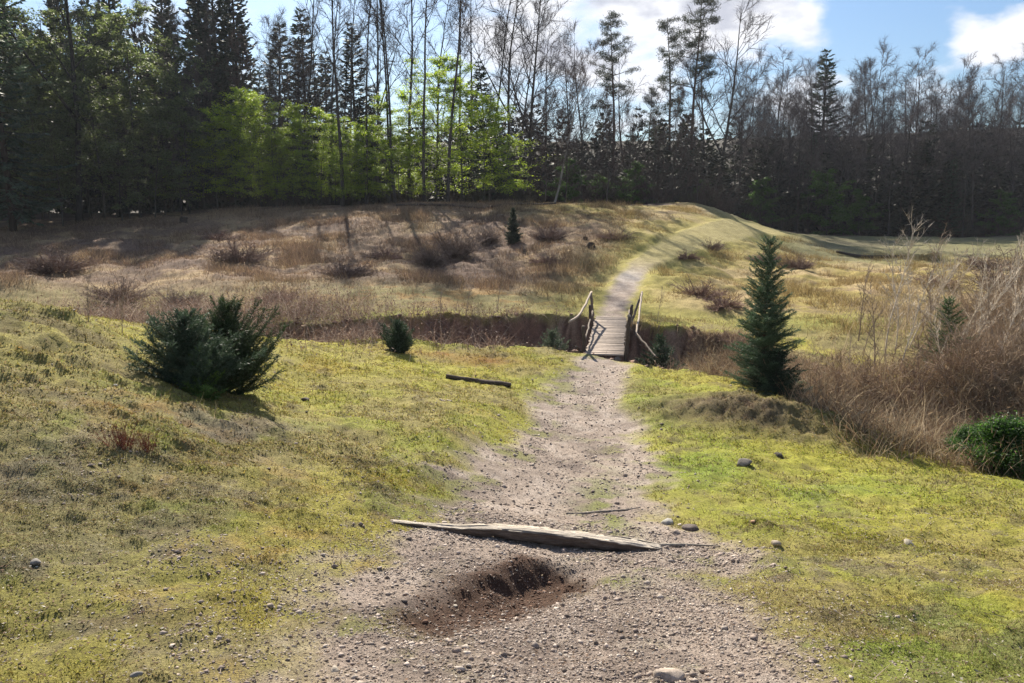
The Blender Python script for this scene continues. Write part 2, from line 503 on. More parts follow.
# ------------------------------------------------------------------ what grows or lies where (base colours of the ground itself)
def mixc(c, new, k):
    return c + (np.asarray(new) - c) * np.clip(k, 0, 1)[..., None]
MOSS_Y = (.325, .290, .042); MOSS_G = (.20, .25, .036); OLIVE = (.245, .205, .080); LITTER = (.125, .095, .075)
GRAVEL = (.345, .275, .225); STRAW = (.42, .31, .16); HEATH = (.185, .122, .080); RUST = (.26, .135, .035); EARTH = (.060, .033, .024); LEAFY = (.31, .215, .130)
def cover(x, y, z=None, seed=0):
    x = np.asarray(x, float); y = np.asarray(y, float)
    n1 = fbm(x, y, 2.6, 101 + seed, 4); n2 = fbm(x, y, .8, 103 + seed, 4); n3 = fbm(x, y, .22, 105 + seed, 3); n4 = fbm(x, y, 7, 107, 3)
    pd = path_d(x, y); gd, side = gully_d(x, y)
    c = np.broadcast_to(np.array(OLIVE), x.shape + (3,)).copy()
    # --- the near meadow of moss
    c = mixc(c, MOSS_Y, sstep(-.25, .55, n1 + .5 * n2) * .75)
    c = mixc(c, MOSS_G, sstep(.05, .7, n2 + .5 * n4) * .6)
    flat = gauss(x, y, -4.0, 17, 4.5, 5.0) + gauss(x, y, 3.5, 13, 3.0, 6) + gauss(x, y, 5.5, 10.5, 4, 3)
    c = mixc(c, MOSS_Y, flat * (.65 + .35 * n2))
    c = mixc(c, MOSS_G, (gauss(x, y, 3.0, 14.5, 1.3, 6) + gauss(x, y, 5, 11, 4, 1.8)) * (.55 + .4 * n2))
    c = mixc(c, RUST, gauss(x, y, -1.7, 20.2, 2.4, .8) * (.6 + .6 * n2) + .55 * gauss(x, y, -6, 16, 2.5, 2) * sstep(0, .6, n2))
    # bare, stony and mossy patches close to the camera
    b = (gauss(x, y, -3.0, 5.0, 3, 2.2) + gauss(x, y, -3.4, 9, 1.6, 1.1) + gauss(x, y, 4.2, 5.2, 2.0, 2.2)) * sstep(-.35, .35, n2 + .35 * n3)
    c = mixc(c, (.19, .155, .125), b * sstep(-.1, .45, fbm(x, y, .9, 115, 4)) * .85)
    c = mixc(c, LITTER, b * sstep(.0, .5, fbm(x, y, .6, 117, 4)) * .8)
    c = mixc(c, (.30, .155, .04), (gauss(x, y, -4.2, 8.6, .9, .7) + .6 * gauss(x, y, -2, 6, 3, 3) * sstep(.2, .6, fbm(x, y, .7, 119, 3))) * sstep(-.2, .4, n3) * .7)
    c = mixc(c, LITTER, (1 - sstep(7, 13, y)) * sstep(.25, .65, n3 + .5 * n2) * .5)
    c = mixc(c, (.09, .066, .048), sstep(.45, .8, fbm(x, y, .35, 111, 4)) * .5)
    c = mixc(c, (.13, .135, .075), gauss(x, y, -3.6, 5.4, 2.5, 2.5) * .35)
    m = gauss(x, y, -1.55, 4.9, .75, 1.7, .25) * sstep(-.45, .35, n2 + .3 * n3)
    c = mixc(c, (.27, .23, .03), m * .85)
    m = gauss(x, y, 2.6, 4.7, 1.0, .8) * sstep(.05, .5, n2 + .3 * n3)
    c = mixc(c, MOSS_G, m * .8)
    md = gauss(x, y, -8.0, 10.5, 4.2, 2.8)
    c = mixc(c, (.27, .235, .075), md * .7)
    c = mixc(c, EARTH, md * sstep(.1, .7, fbm(x, y, .42, 15, 3) * -1) * .6)
    h = gauss(x, y, 4.65, 15.05, 2.1, .8, -.38)
    c = mixc(c, (.15, .115, .06), h * (1.1 + .4 * n2))
    c = mixc(c, EARTH, h * sstep(.15, .6, n3) * .6)
    # --- the slope beyond the gully
    fk = sstep(26.5, 28, y)
    f = np.broadcast_to(np.array(HEATH), x.shape + (3,)).copy()
    f = mixc(f, LEAFY, sstep(-.1, .6, n2) * .6)
    f = mixc(f, STRAW, sstep(.0, .7, n1 + .4 * n2) * .6)
    f = mixc(f, (.135, .088, .068), sstep(-.05, .45, fbm(x, y, 3.6, 113, 4)) * .75)
    f = mixc(f, (.215, .185, .070), (1 - sstep(29, 34.5, y + 1.5 * n1)) * (.95 - .2 * sstep(-.2, .5, n2)))
    f = mixc(f, (.34, .27, .06), gauss(x, y, 6.5, 57, 6, 6) * (.8 + .4 * n2))
    f = mixc(f, LEAFY, gauss(x, y, -15, 57, 12, 3) * .8)
    f = mixc(f, (.31, .17, .045), gauss(x, y, -2, 30, 9, 2.2) * sstep(.05, .6, n2) * .7)
    right = sstep(-1.5, 1.5, x - (3.2 + (y - 27) * .16))
    r = np.broadcast_to(np.array((.30, .235, .075)), x.shape + (3,)).copy()
    r = mixc(r, STRAW, sstep(-.2, .5, n1) * .8)
    r = mixc(r, HEATH, sstep(.1, .7, n2 + .3 * n1) * .55)
    r = mixc(r, (.24, .235, .055), gauss(x, y, 12, 28.3, 9, 1.5) * .9)
    r = mixc(r, (.15, .15, .075), sstep(44, 56, y) * sstep(14, 18, x) * .8)
    r = mixc(r, (.135, .115, .085), gauss(x, y, 24, 68, 9, 6) * .8)
    f = mixc(f, 0, 0) * (1 - right[..., None]) + r * right[..., None]
    pz, _, _ = poly_dist(x, y, PATH)
    f = mixc(f, (.30, .27, .060), np.exp(-(pz / 2.6) ** 2) * (.75 + .3 * n2))
    c = c * (1 - fk[..., None]) + f * fk[..., None]
    # forest floor
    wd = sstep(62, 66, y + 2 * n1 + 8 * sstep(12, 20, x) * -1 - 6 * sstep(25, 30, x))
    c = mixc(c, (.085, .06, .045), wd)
    c = mixc(c, (.040, .032, .024), sstep(84, 104, y))  # deep floor and far rise coloured darker, in place of the wood's shade
    # gully: bare reddish earth, dead leaves below
    ins = sstep(.12, -.12, gd)
    e = np.broadcast_to(np.array((.25, .145, .10)), x.shape + (3,)).copy()
    e = mixc(e, (.33, .23, .16), sstep(.0, .6, n2))
    e = mixc(e, (.12, .075, .055), sstep(.1, .6, n3))
    c = c * (1 - ins[..., None]) + e * ins[..., None]
    # path gravel
    on = sstep(.22, -.28, pd) * (1 - ins)
    g = np.broadcast_to(np.array(GRAVEL), x.shape + (3,)).copy()
    g = mixc(g, (.23, .18, .15), sstep(-.1, .6, n2))
    g = mixc(g, (.36, .31, .27), sstep(.0, .5, n3) * .4)
    g = mixc(g, (.185, .185, .055), sstep(.30, .75, n2 + .45 * n3) * .8 * (1 - sstep(25, 30, y)) * sstep(-1.2, -.2, pd))
    g = mixc(g, (.16, .17, .05), (gauss(x, y, 1.15, 9.0, .35, 2.2, -.1) + gauss(x, y, .75, 6.2, .35, .2)) * sstep(-.5, .3, n3))
    g = mixc(g, (.42, .37, .33), gauss(x, y, 5.3, 36, 1.2, 1.6))
    g = mixc(g, (.34, .29, .085), sstep(35, 41, y) * .75)
    c = c * (1 - on[..., None]) + g * on[..., None]
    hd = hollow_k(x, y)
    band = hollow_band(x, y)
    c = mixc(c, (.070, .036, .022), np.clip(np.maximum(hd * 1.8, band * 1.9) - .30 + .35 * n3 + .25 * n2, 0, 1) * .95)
    c = c * (1 + .16 * n3[..., None])
    return np.clip(c, .015, .6)

# ------------------------------------------------------------------ ground and path as one sheet, finer close to the viewer
OY = -7.0
rows = [3.5]
while rows[-1] < 262:
    r = rows[-1]
    rows.append(r + (max(.028, r * .0036) if r < 110 else r * .02))
rows = np.array(rows)
ang = np.linspace(-RAD(62), RAD(62), 760)
AA, RR = np.meshgrid(ang, rows)
GX = RR * np.sin(AA); GY = OY + RR * np.cos(AA)
GZ = shape(GX, GY)
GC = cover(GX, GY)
nr, nc = GX.shape
print('terrain verts', nr * nc)
idx = np.arange(nr * nc).reshape(nr, nc)
quads = np.stack([idx[:-1, :-1], idx[:-1, 1:], idx[1:, 1:], idx[1:, :-1]], -1).reshape(-1, 4)
fx = GX.ravel()[quads].mean(1); fy = GY.ravel()[quads].mean(1)
gd_, _ = gully_d(fx, fy)
is_path = (path_d(fx, fy) < 0) & (gd_ > 0) & (fy < 75)
VV = np.stack([GX.ravel(), GY.ravel(), GZ.ravel()], 1)
CC = GC.reshape(-1, 3)
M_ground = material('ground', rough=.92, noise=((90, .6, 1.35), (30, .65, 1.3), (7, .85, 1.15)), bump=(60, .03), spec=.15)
def sub_mesh(name, sel):
    q = quads[sel]
    u, inv = np.unique(q.ravel(), return_inverse=True)
    return mesh_of(name, VV[u], inv.reshape(-1, 4), CC[u], True, (M_ground,))
tag(link('ground', sub_mesh('ground', ~is_path)), kind='structure')
tag(link('path', sub_mesh('path', is_path)), kind='structure')
# ------------------------------------------------------------------ trees: one of each kind, then copies
M_bark = material('bark_dark', rough=.95, noise=((3, .6, 1.4),), bump=(14, .03), streak=(3, 3, .5), spec=.1)
M_twig = material('twigs', rough=.9, noise=((1.2, .7, 1.3),), spec=.1)
M_needle = material('needles', rough=.6, noise=((1.5, .65, 1.35),), trans=.25, spec=.25)
M_leaf = material('young_leaves', rough=.5, noise=((.9, .7, 1.3),), trans=.58, spec=.25, tgain=(1.25, 1.35, .7))
M_dry = material('dry_stems', rough=.85, noise=((2.0, .75, 1.25),), trans=.3, spec=.15)
M_grass = material('grass_blades', rough=.7, trans=.38, spec=.2)

def wander(g, p, d, Ln, n, w, up=0.0):
    """points of a branch that wanders as it grows"""
    P = [np.array(p, float)]; d = unit(d); st = Ln / n
    for i in range(n):
        d = unit(d + g.normal(0, w, 3) + np.array([0, 0, up]))
        P.append(P[-1] + d * st)
    return np.array(P)
def pt(P, t):
    k = t * (len(P) - 1); i = min(int(k), len(P) - 2); f = k - i
    return P[i] * (1 - f) + P[i + 1] * f, unit(P[i + 1] - P[i])
def side_dir(g, d, ang, az=None):
    d = unit(d); az = g.uniform(0, 2 * math.pi) if az is None else az
    a = unit(np.cross(d, [0.31, .17, 1.0] if abs(d[2]) < .9 else [1., .2, 0])); b = np.cross(d, a)
    return unit(d * math.cos(ang) + (a * math.cos(az) + b * math.sin(az)) * math.sin(ang))
def twig_fans(g, mb, Pl, Dl, n, L0, L1, w, col, spread=1.0, up=.12):
    """fine twigs fanning out from many points at once"""
    P = np.repeat(np.array(Pl), n, 0); D = np.repeat(np.array(Dl), n, 0)
    D = unit(D + g.normal(0, spread * .6, D.shape) + np.array([0, 0, up]))
    Wd = unit(np.cross(D, g.normal(0, 1, D.shape)))
    c = np.array(col) * g.uniform(.75, 1.25, (len(P), 1))
    mb.blades(P, D, Wd, g.uniform(L0, L1, len(P)), w, c)

BARKC = (.075, .064, .058); TWIGC = (.115, .095, .095)
def bare_tree(seed, H, r0=.17, low=.38, limbs=18, spread=.55, bark=BARKC, twig=TWIGC, lean=0.0, fork=None, nb=6, nt=6, ntw=4, limbL=.28, tw=.017):
    g = np.random.default_rng(seed)
    tk = MB(); cr = MB()
    d0 = unit([math.sin(lean), g.normal(0, .02), math.cos(lean)])
    T = wander(g, (0, 0, -.25), d0, H, 14, .028, .012)
    R = r0 * (1 - np.linspace(0, 1, len(T)) * .93) ; R[0] *= 1.35
    tk.tube(T, R, 9, bark)
    stems = [(T, R)]
    if fork:
        p, d = pt(T, fork)
        F2 = wander(g, p, side_dir(g, d, .62, fork * 7), H * (1 - fork) * .8, 9, .05, .05)
        Rf = r0 * (1 - fork) * .75 * (1 - np.linspace(0, 1, len(F2)) * .92)
        tk.tube(F2, Rf, 7, bark); stems.append((F2, Rf))
    tipsP = []; tipsD = []
    for T_, R_ in stems:
        lo = low if T_ is T else .15
        nl = limbs if T_ is T else limbs // 2
        for i in range(nl):
            t = lo + (1 - lo) * ((i + g.uniform(0, 1)) / nl) ** .85
            p, d = pt(T_, min(t, .985))
            rr = np.interp(t, np.linspace(0, 1, len(R_)), R_)
            Ll = H * limbL * (1.05 - .75 * t) * g.uniform(.65, 1.25)
            B = wander(g, p, side_dir(g, d, spread * g.uniform(.7, 1.35)), Ll, 6, .11, .055)
            tk.tube(B, rr * .5 * (1 - np.linspace(0, 1, 7) * .82), 5, bark, cap=False)
            for j in range(nb):
                u = .22 + .78 * (j + g.uniform(0, 1)) / nb
                q, e = pt(B, min(u, .99))
                C_ = wander(g, q, side_dir(g, e, g.uniform(.45, 1.0)), Ll * .42 * g.uniform(.6, 1.2) * (1.15 - .5 * u), 3, .14, .06)
                cr.tube(C_, np.array([.030, .022, .015, .008]) * (H / 20), 3, twig, cap=False)
                for k in range(nt):
                    v = .2 + .8 * (k + g.uniform(0, 1)) / nt
                    s, f = pt(C_, min(v, .99))
                    f2 = side_dir(g, f, g.uniform(.4, 1.05))
                    tl = Ll * .17 * g.uniform(.6, 1.3)
                    e2 = s + f2 * tl
                    tipsP += [s, s + f2 * tl * .5]; tipsD += [f2, f2]
                    cr.blades(s[None], f2[None], unit(np.cross(f2, g.normal(0, 1, 3)))[None], tl, tw * .9, twig)
    twig_fans(g, cr, tipsP, tipsD, ntw // 2, H * .022, H * .045, tw * .8, twig)
    return tk.mesh('trunk', M_bark, True), cr.mesh('crown', M_twig)

def spruce(seed, H, r, col=(.030, .050, .024), tip=(.055, .085, .035), dens=1.0, bark=(.055, .042, .034), low=.06, needle=.34, nw=.075, droop=.35, trunk_r=None, layers=None, per=7, ragged=.25, mat=None, upturn=.25):
    """a spruce: whorls of drooping branches, each branch a flat spray of twigs"""
    g = np.random.default_rng(seed)
    tk = MB(); cr = MB()
    T = wander(g, (0, 0, -.15), (0, 0, 1), H + .15, 10, .012, .02)
    tk.tube(T, (trunk_r or H * .011) * (1 - np.linspace(0, 1, 11) * .95), 7, bark)
    nl = layers or int(H * 2.3 * dens)
    for i in range(nl):
        t = low + (1 - low) * (i + g.uniform(0, .8)) / nl
        p0, _ = pt(T, min(t, .99))
        Lmax = r * (1 - t) ** .8 * (1 - .35 * math.exp(-t * 9)) + .05 * r
        n = max(3, int(per * (1 - .45 * t)))
        a0 = g.uniform(0, 6.28)
        for k in range(n):
            Lb = Lmax * g.uniform(1 - ragged * 1.6, 1 + ragged)
            az = a0 + k * 2 * math.pi / n + g.normal(0, .25)
            up = .50 * t + g.normal(0, .08) - droop * (1 - t) * .6 + .12
            d = unit([math.cos(az), math.sin(az), up])
            B = wander(g, p0, d, Lb, 5, .05, -droop * .10)
            B[:, 2] += upturn * Lb * np.linspace(0, 1, 6) ** 3
            tk.tube(B, max(.006, H * .0018) * (1 - np.linspace(0, 1, 6) * .8), 3, bark, cap=False)
            m = max(6, int(Lb / needle * 15 * dens))
            u = g.uniform(.12, 1, m) ** .8
            P = np.array([pt(B, x)[0] for x in u]); D = np.array([pt(B, x)[1] for x in u])
            side = np.where(g.uniform(0, 1, m) < .5, 1, -1)[:, None]
            S_ = unit(np.cross(D, [0, 0, 1.])) * side
            DD = unit(D * .75 + S_ * g.uniform(.2, 1.1, (m, 1)) + np.array([0, 0, 1]) * g.normal(-.18, .22, (m, 1)))
            ln = needle * g.uniform(.6, 1.3, m) * (1.15 - .55 * u)
            Wd = unit(np.cross(DD, unit(np.array([0, 0, 1.]) + g.normal(0, .55, (m, 3)))))
            mixk = (u[:, None] * .7 + g.uniform(-.3, .3, (m, 1))).clip(0, 1)
            c = (np.array(col) * (1 - mixk) + np.array(tip) * mixk) * g.uniform(.75, 1.25)
            cr.leaves(P, DD, Wd, ln, nw * g.uniform(.7, 1.3, m), c)
    return tk.mesh('trunk', M_bark, True), cr.mesh('crown', mat or M_needle)

def fine_spruce(seed, H, r, col, tip, per=7, layers=24, bottom_bushy=True, nl=.028, droop=.2, dens=1.0, up0=.15, ragged=.22, oval=False):
    """a young spruce seen close: branches, side twigs and single needles"""
    g = np.random.default_rng(seed)
    tk = MB(); cr = MB()
    bark = (.075, .055, .04)
    T = wander(g, (0, 0, -.1), (0, 0, 1), H + .1, 10, .012, .02)
    tk.tube(T, H * .013 * (1 - np.linspace(0, 1, 11) * .9), 7, bark)
    ax = []   # twig axes (p, d, length)
    for i in range(layers):
        t = (i + g.uniform(0, .7)) / layers
        p0, _ = pt(T, min(.02 + t * .97, .99))
        Lm = (r * ((1 - t) ** .75) if not oval else r * min(1, .8 + t * .9) * (1 - t) ** .62) * g.uniform(.8, 1.1) + .03 * H
        n = max(3, int(per * (1 - .4 * t)))
        a0 = g.uniform(0, 6.28)
        for k in range(n):
            az = a0 + k * 6.283 / n + g.normal(0, .3); Lb = Lm * g.uniform(.45, 1.2) * (1 + ragged * (math.sin(az * 2 + seed) * .6 + math.sin(az * 3 + i * .7 + seed * 2) * .6 + math.sin(i * .9 + seed) * .35))
            d = unit([math.cos(az), math.sin(az), up0 + .7 * t + g.normal(0, .1)])
            B = wander(g, p0, d, Lb, 5, .06, -droop * .1 + .05)
            tk.tube(B, .007 * (1 - np.linspace(0, 1, 6) * .8), 3, bark, cap=False)
            for q in np.linspace(.15, 1, max(4, int(Lb / .055 * dens))):
                s, e = pt(B, min(q, .99))
                for sg in (-1, 1):
                    sd_ = unit(np.cross(e, [0, 0, 1.])) * sg
                    dd = unit(e * .8 + sd_ * g.uniform(.4, .9) + np.array([0, 0, g.normal(-.05, .25)]))
                    ax.append((s, dd, (Lb * .30 * (1.15 - .8 * q) + .03) * g.uniform(.6, 1.2), q))
                ax.append((s, e, .07, q))
    P = np.array([a[0] for a in ax]); D = np.array([a[1] for a in ax]); Lx = np.array([a[2] for a in ax]); Q = np.array([a[3] for a in ax])
    cnt = np.maximum(4, (Lx / .0085).astype(int))
    k = np.repeat(np.arange(len(ax)), cnt)
    f = g.uniform(0, 1, len(k))
    pp = P[k] + D[k] * (Lx[k] * f)[:, None]
    dd = unit(D[k] * .75 + g.normal(0, .62, (len(k), 3)) + np.array([0, 0, .1]))
    wd = unit(np.cross(dd, g.normal(0, 1, dd.shape)))
    mk = ((f * .5 + Q[k] * .5) * .85 + g.uniform(-.25, .25, len(k))).clip(0, 1)[:, None]
    c = (np.array(col) * (1 - mk) + np.array(tip) * mk) * g.uniform(.75, 1.25, (len(k), 1))
    cr.blades(pp, dd, wd, nl * g.uniform(.7, 1.4, len(k)), nl * .26, c)
    print('fine spruce needles', len(k))
    return tk.mesh('trunk', M_bark, True), cr.mesh('crown', M_needle)

def pine(seed, H, crown_from=.45, col=(.035, .048, .026), tip=(.060, .070, .040), spread=2.6):
    g = np.random.default_rng(seed)
    tk = MB(); cr = MB()
    T = wander(g, (0, 0, -.2), (0, 0, 1), H, 12, .02, .02)
    R = H * .0105 * (1 - np.linspace(0, 1, 13) * .9)
    tk.tube(T, R, 8, (.085, .055, .042))
    for i in range(34):
        t = crown_from + (1 - crown_from) * (i + g.uniform(0, 1)) / 34
        p, d = pt(T, min(t, .985))
        Lb = spread * (1.12 - .75 * ((t - crown_from) / (1 - crown_from)) ** 1.5) * g.uniform(.5, 1.2)
        az = g.uniform(0, 6.283)
        B = wander(g, p, (math.cos(az), math.sin(az), g.uniform(-.05, .45)), Lb, 5, .12, .05)
        tk.tube(B, .05 * (1 - np.linspace(0, 1, 6) * .8), 4, (.07, .05, .04), cap=False)
        for j in range(7):
            q, e = pt(B, min(.99, g.uniform(.35, 1)))
            o = q + g.normal(0, .22, 3) * [1, 1, .6]
            m = 46
            dd = unit(g.normal(0, 1, (m, 3)) + np.array([0, 0, .5]))
            P = o + g.normal(0, .20, (m, 3)) * [1, 1, .55]
            mk = g.uniform(0, 1, (m, 1))
            cr.blades(P, dd, unit(np.cross(dd, g.normal(0, 1, dd.shape))), g.uniform(.14, .34, m), .045, np.array(col) * (1 - mk) + np.array(tip) * mk)
    return tk.mesh('trunk', M_bark, True), cr.mesh('crown', M_needle)

def leafy_tree(seed, H, col, col2, n_leaf=5200, spread=1.0, leaf=.085, low=.12, trunk_r=.06, bark=(.075, .07, .06), mat=None, limbs=40):
    """a slim young broadleaf with layered sprays of fresh leaves"""
    g = np.random.default_rng(seed)
    tk = MB(); cr = MB()
    T = wander(g, (0, 0, -.15), (0, 0, 1), H, 10, .03, .03)
    tk.tube(T, trunk_r * (1 - np.linspace(0, 1, 11) * .9), 6, bark)
    pts = []; dirs = []
    for i in range(limbs):
        t = low + (1 - low) * (i + g.uniform(0, 1)) / limbs
        p, d = pt(T, min(t, .985))
        Lb = spread * H * .26 * (1.1 - .85 * t ** 1.6) * g.uniform(.45, 1.2)
        az = g.uniform(0, 6.283)
        B = wander(g, p, (math.cos(az), math.sin(az), g.uniform(.05, .65)), Lb, 5, .10, .0)
        tk.tube(B, trunk_r * .3 * (1 - np.linspace(0, 1, 6) * .85), 4, bark, cap=False)
        for j in range(6):
            q, e = pt(B, min(.99, .2 + .8 * (j + g.uniform(0, 1)) / 6))
            C_ = wander(g, q, side_dir(g, e, g.uniform(.4, .9)) * [1, 1, .45], Lb * .42 * g.uniform(.5, 1.1), 3, .12, -.02)
            tk.tube(C_, trunk_r * .1 * (1 - np.linspace(0, 1, 4) * .7), 3, bark, cap=False)
            for u in np.linspace(0.1, 1, 7):
                s, f = pt(C_, min(u, .99)); pts.append(s); dirs.append(f)
    pts = np.array(pts); dirs = np.array(dirs)
    k = g.integers(0, len(pts), n_leaf)
    keep = np.array([.5 + .5 * (hash2(np.array(int(a * 2)), np.array(int(b * 3)), seed) > .35) for a, b in zip(pts[k, 0] + 50, pts[k, 2] + 50)]) > g.uniform(0, 1, n_leaf)
    k = k[keep]
    P = pts[k] + g.normal(0, .13, (len(k), 3)) * [1, 1, .6]
    D = unit(dirs[k] * .4 + g.normal(0, .6, (len(k), 3)) * [1, 1, .35] + np.array([0, 0, -.15]))
    Wd = unit(np.cross(D, unit(np.array([0, 0, 1.]) + g.normal(0, .55, (len(k), 3)))))
    mk = g.uniform(0, 1, (len(k), 1))
    c = (np.array(col) * (1 - mk) + np.array(col2) * mk) * g.uniform(.8, 1.2, (len(k), 1))
    cr.leaves(P, D, Wd, leaf * g.uniform(.7, 1.3, len(k)), leaf * .62, c)
    return tk.mesh('trunk', M_bark, True), cr.mesh('crown', mat or M_leaf)

def twig_bush(seed, h, r, col, stems=46, twigs=7, tw=.010, mat=None, arch=.0, base_r=.25):
    """a leafless bush: many thin stems from one foot, each with fine side twigs"""
    g = np.random.default_rng(seed)
    mb = MB(); fp = []; fd = []
    for i in range(stems):
        az = g.uniform(0, 6.283); k = g.uniform(0, 1) ** .7
        p = np.array([math.cos(az), math.sin(az), 0]) * r * base_r * k
        p[2] = -.08
        tilt = k * r / h * .9
        Ls = h * g.uniform(.45, 1.15) * (1.1 - .3 * k) * (1 + .35 * math.sin(az * 2 + seed) + .25 * math.sin(az * 3 + 2 * seed))
        B = wander(g, p, (math.cos(az) * tilt, math.sin(az) * tilt, 1), Ls, 6, .12, -arch * k)
        mb.tube(B, np.linspace(tw * 1.1, tw * .3, 7), 3, np.array(col) * g.uniform(.7, 1.25), cap=False)
        for j in range(twigs):
            q, e = pt(B, min(.99, .25 + .75 * (j + g.uniform(0, 1)) / twigs))
            d = side_dir(g, e, g.uniform(.3, .9)); l = h * g.uniform(.12, .3)
            mb.blades(q[None], d[None], unit(np.cross(d, g.normal(0, 1, 3)))[None], l, tw, np.array(col) * g.uniform(.8, 1.25))
            fp += [q + d * l * .35, q + d * l * .7]; fd += [d, d]
    twig_fans(g, mb, fp, fd, 3, h * .06, h * .16, tw * .7, col, up=.2)
    return mb.mesh('twiggy_bush', mat or M_twig)

_proto = {}
def proto(key, fn, *a, **k):
    if key not in _proto:
        _proto[key] = fn(*a, **k)
    return _proto[key]
def plant_tree(name, meshes, x, y, sc=1.0, rz=0.0, label='', cat='tree', group=None, sink=.05, parts=('trunk', 'crown')):
    r_ = root(name, (x, y, zat(x, y) - sink), rz, sc, label, cat, group)
    for nm, me in zip(parts, meshes):
        link(nm, me, r_)
    return r_
# ------------------------------------------------------------------ the wood
rg = np.random.default_rng(5)
BT = [(bare_tree, 201, 24, dict(low=.42, limbs=15, spread=.50)), (bare_tree, 202, 24, dict(low=.5, limbs=13, spread=.42, r0=.15)),
      (bare_tree, 203, 24, dict(low=.36, limbs=17, spread=.62, r0=.2, fork=.4)), (bare_tree, 204, 24, dict(low=.55, limbs=12, spread=.5, r0=.14, lean=.03)),
      (bare_tree, 205, 20, dict(low=.28, limbs=20, spread=.85, r0=.2, nb=7, fork=.32, limbL=.33)), (bare_tree, 206, 20, dict(low=.25, limbs=22, spread=.78, r0=.17, nb=7, limbL=.31)),
      (bare_tree, 207, 11, dict(low=.15, limbs=22, spread=.75, r0=.08, twig=(.095, .066, .060), tw=.016)), (bare_tree, 208, 11, dict(low=.12, limbs=24, spread=.65, r0=.07, twig=(.10, .085, .078), tw=.016))]
def bt(i):
    f, s, h, kw = BT[i]
    return proto(('bt', i), f, s, h, **kw), h
PALE = dict(bark=(.30, .27, .24), twig=(.16, .12, .11))
def spruce_dark(i):
    return proto(('sd', i), spruce, 300 + i, 28, 3.3, col=(.022, .034, .022), tip=(.060, .085, .058), needle=.55, nw=.19, droop=.5, low=.1), 28
def spruce_mid(i):
    return proto(('sm', i), spruce, 320 + i, 18, 2.5, col=(.026, .050, .032), tip=(.055, .090, .055), needle=.46, nw=.14), 18
def spruce_young(i):
    return proto(('sy', i), spruce, 340 + i, 9, 2.0, col=(.024, .030, .022), tip=(.045, .050, .036), needle=.46, nw=.17, dens=1.0, ragged=.35, layers=16), 9
def spruce_pale(i):
    return proto(('sp', i), spruce, 360 + i, 22, 3.9, col=(.045, .075, .050), tip=(.10, .15, .095), needle=.5, nw=.13, droop=.8, dens=1.0, ragged=.35), 22
def beech(i):
    return proto(('be', i), leafy_tree, 380 + i, 10, (.20, .29, .025), (.36, .41, .06), n_leaf=17000, spread=1.6, leaf=.11), 10
def hornbeam(i):
    return proto(('hb', i), leafy_tree, 400 + i, 13, (.070, .092, .055), (.165, .19, .105), n_leaf=22000, spread=1.55, leaf=.15, trunk_r=.09), 13
def greenbush(i):
    return proto(('gb', i), leafy_tree, 420 + i, 5, (.045, .095, .025), (.075, .14, .035), n_leaf=16000, spread=1.7, leaf=.12, low=.03, trunk_r=.05, limbs=30), 5
def pines(i):
    return proto(('pi', i), pine, 440 + i, 22, crown_from=(.42, .55)[i % 2]), 22

def wood(name, kind, px, Y, H, label, group=None, rz=None, cat='tree', wide=1.0):
    meshes, h0 = kind
    p = at(px, 215, Y)
    s = H / h0
    return plant_tree(name, meshes, p[0], Y, (s * wide, s * wide, s), rg.uniform(0, 6.28) if rz is None else rz, label, cat, group)

TALL = 'tall bare trees at the sunny edge of the wood'
wood('spruce_tree', spruce_pale(0), 12, 50, 21, 'broad pale blue-green spruce at the left end of the wood')
wood('spruce_tree', spruce_pale(1), -45, 52, 20, 'pale drooping spruce cut off by the left edge of the picture')
fk = proto('forked', bare_tree, 231, 25, r0=.22, low=.34, limbs=14, bark=(.035, .032, .03), twig=(.06, .06, .05), fork=.30)
wood('forked_tree', (fk, 25), 78, 55, 25, 'dark trunk forking low with one limb slanting up to the right, among green foliage', rz=.3)
for px, Y, H, i, lab in ((42, 58, 13, 0, 'olive green leafy tree behind the pale blue-green spruce'), (105, 57, 12.5, 1, 'olive green leafy tree just right of the dark forked trunk'),
                         (140, 59, 15, 2, 'tall olive leafy tree left of the great dark spruces'), (62, 54, 8, 1, 'low shaded leafy tree at the foot of the dark forked trunk'),
                         (155, 57, 8.5, 0, 'shaded leafy tree with its branches down to the brown slope edge'), (8, 56, 9, 2, 'low shaded leafy tree under the pale blue-green spruce'), (190, 60, 9, 2, 'dull green leafy tree below the great dark spruces'),
                         (30, 61, 18, 2, 'tall olive leafy tree behind the pale spruce, first of the high ones'), (90, 62, 18, 0, 'tall olive leafy tree framed by the two limbs of the forked trunk'), (118, 63, 16, 1, 'tall olive leafy tree between the forked trunk and the great spruces'), (172, 64, 14, 0, 'high grey-green leafy tree before the leftmost great spruce'), (50, 57, 10, 0, 'low olive tree left of the forked trunk'), (122, 56, 8, 1, 'low dark leafy tree between forked trunk and slope edge'), (-25, 57, 15, 1, 'leafy tree cut by the left edge of the picture')):
    wood('leafy_tree', hornbeam(i), px, Y, H, lab, 'leafy trees at the shaded left end of the wood')
for px, Y, H, i, lab in ((170, 78, 26, 0, 'leftmost of the great dark spruces that reach out of the picture'), (205, 76, 27, 1, 'great dark spruce in the middle of the tallest dark group'), (228, 75, 27, 2, 'great dark spruce right behind the brightest green young beech'), (246, 78, 27, 0, 'rightmost of the great dark spruces, against the sky'),
                         (120, 72, 26, 1, 'dark spruce behind the dark forked trunk'), (75, 74, 26, 2, 'dark spruce standing deep behind the leafy trees'), (25, 70, 26, 0, 'dark spruce rising behind the pale blue-green spruce'), (-30, 66, 25, 1, 'dark spruce at the very left edge of the wood')):
    wood('spruce_tree', spruce_dark(i), px, Y, H, lab, 'great dark spruces of the wood')
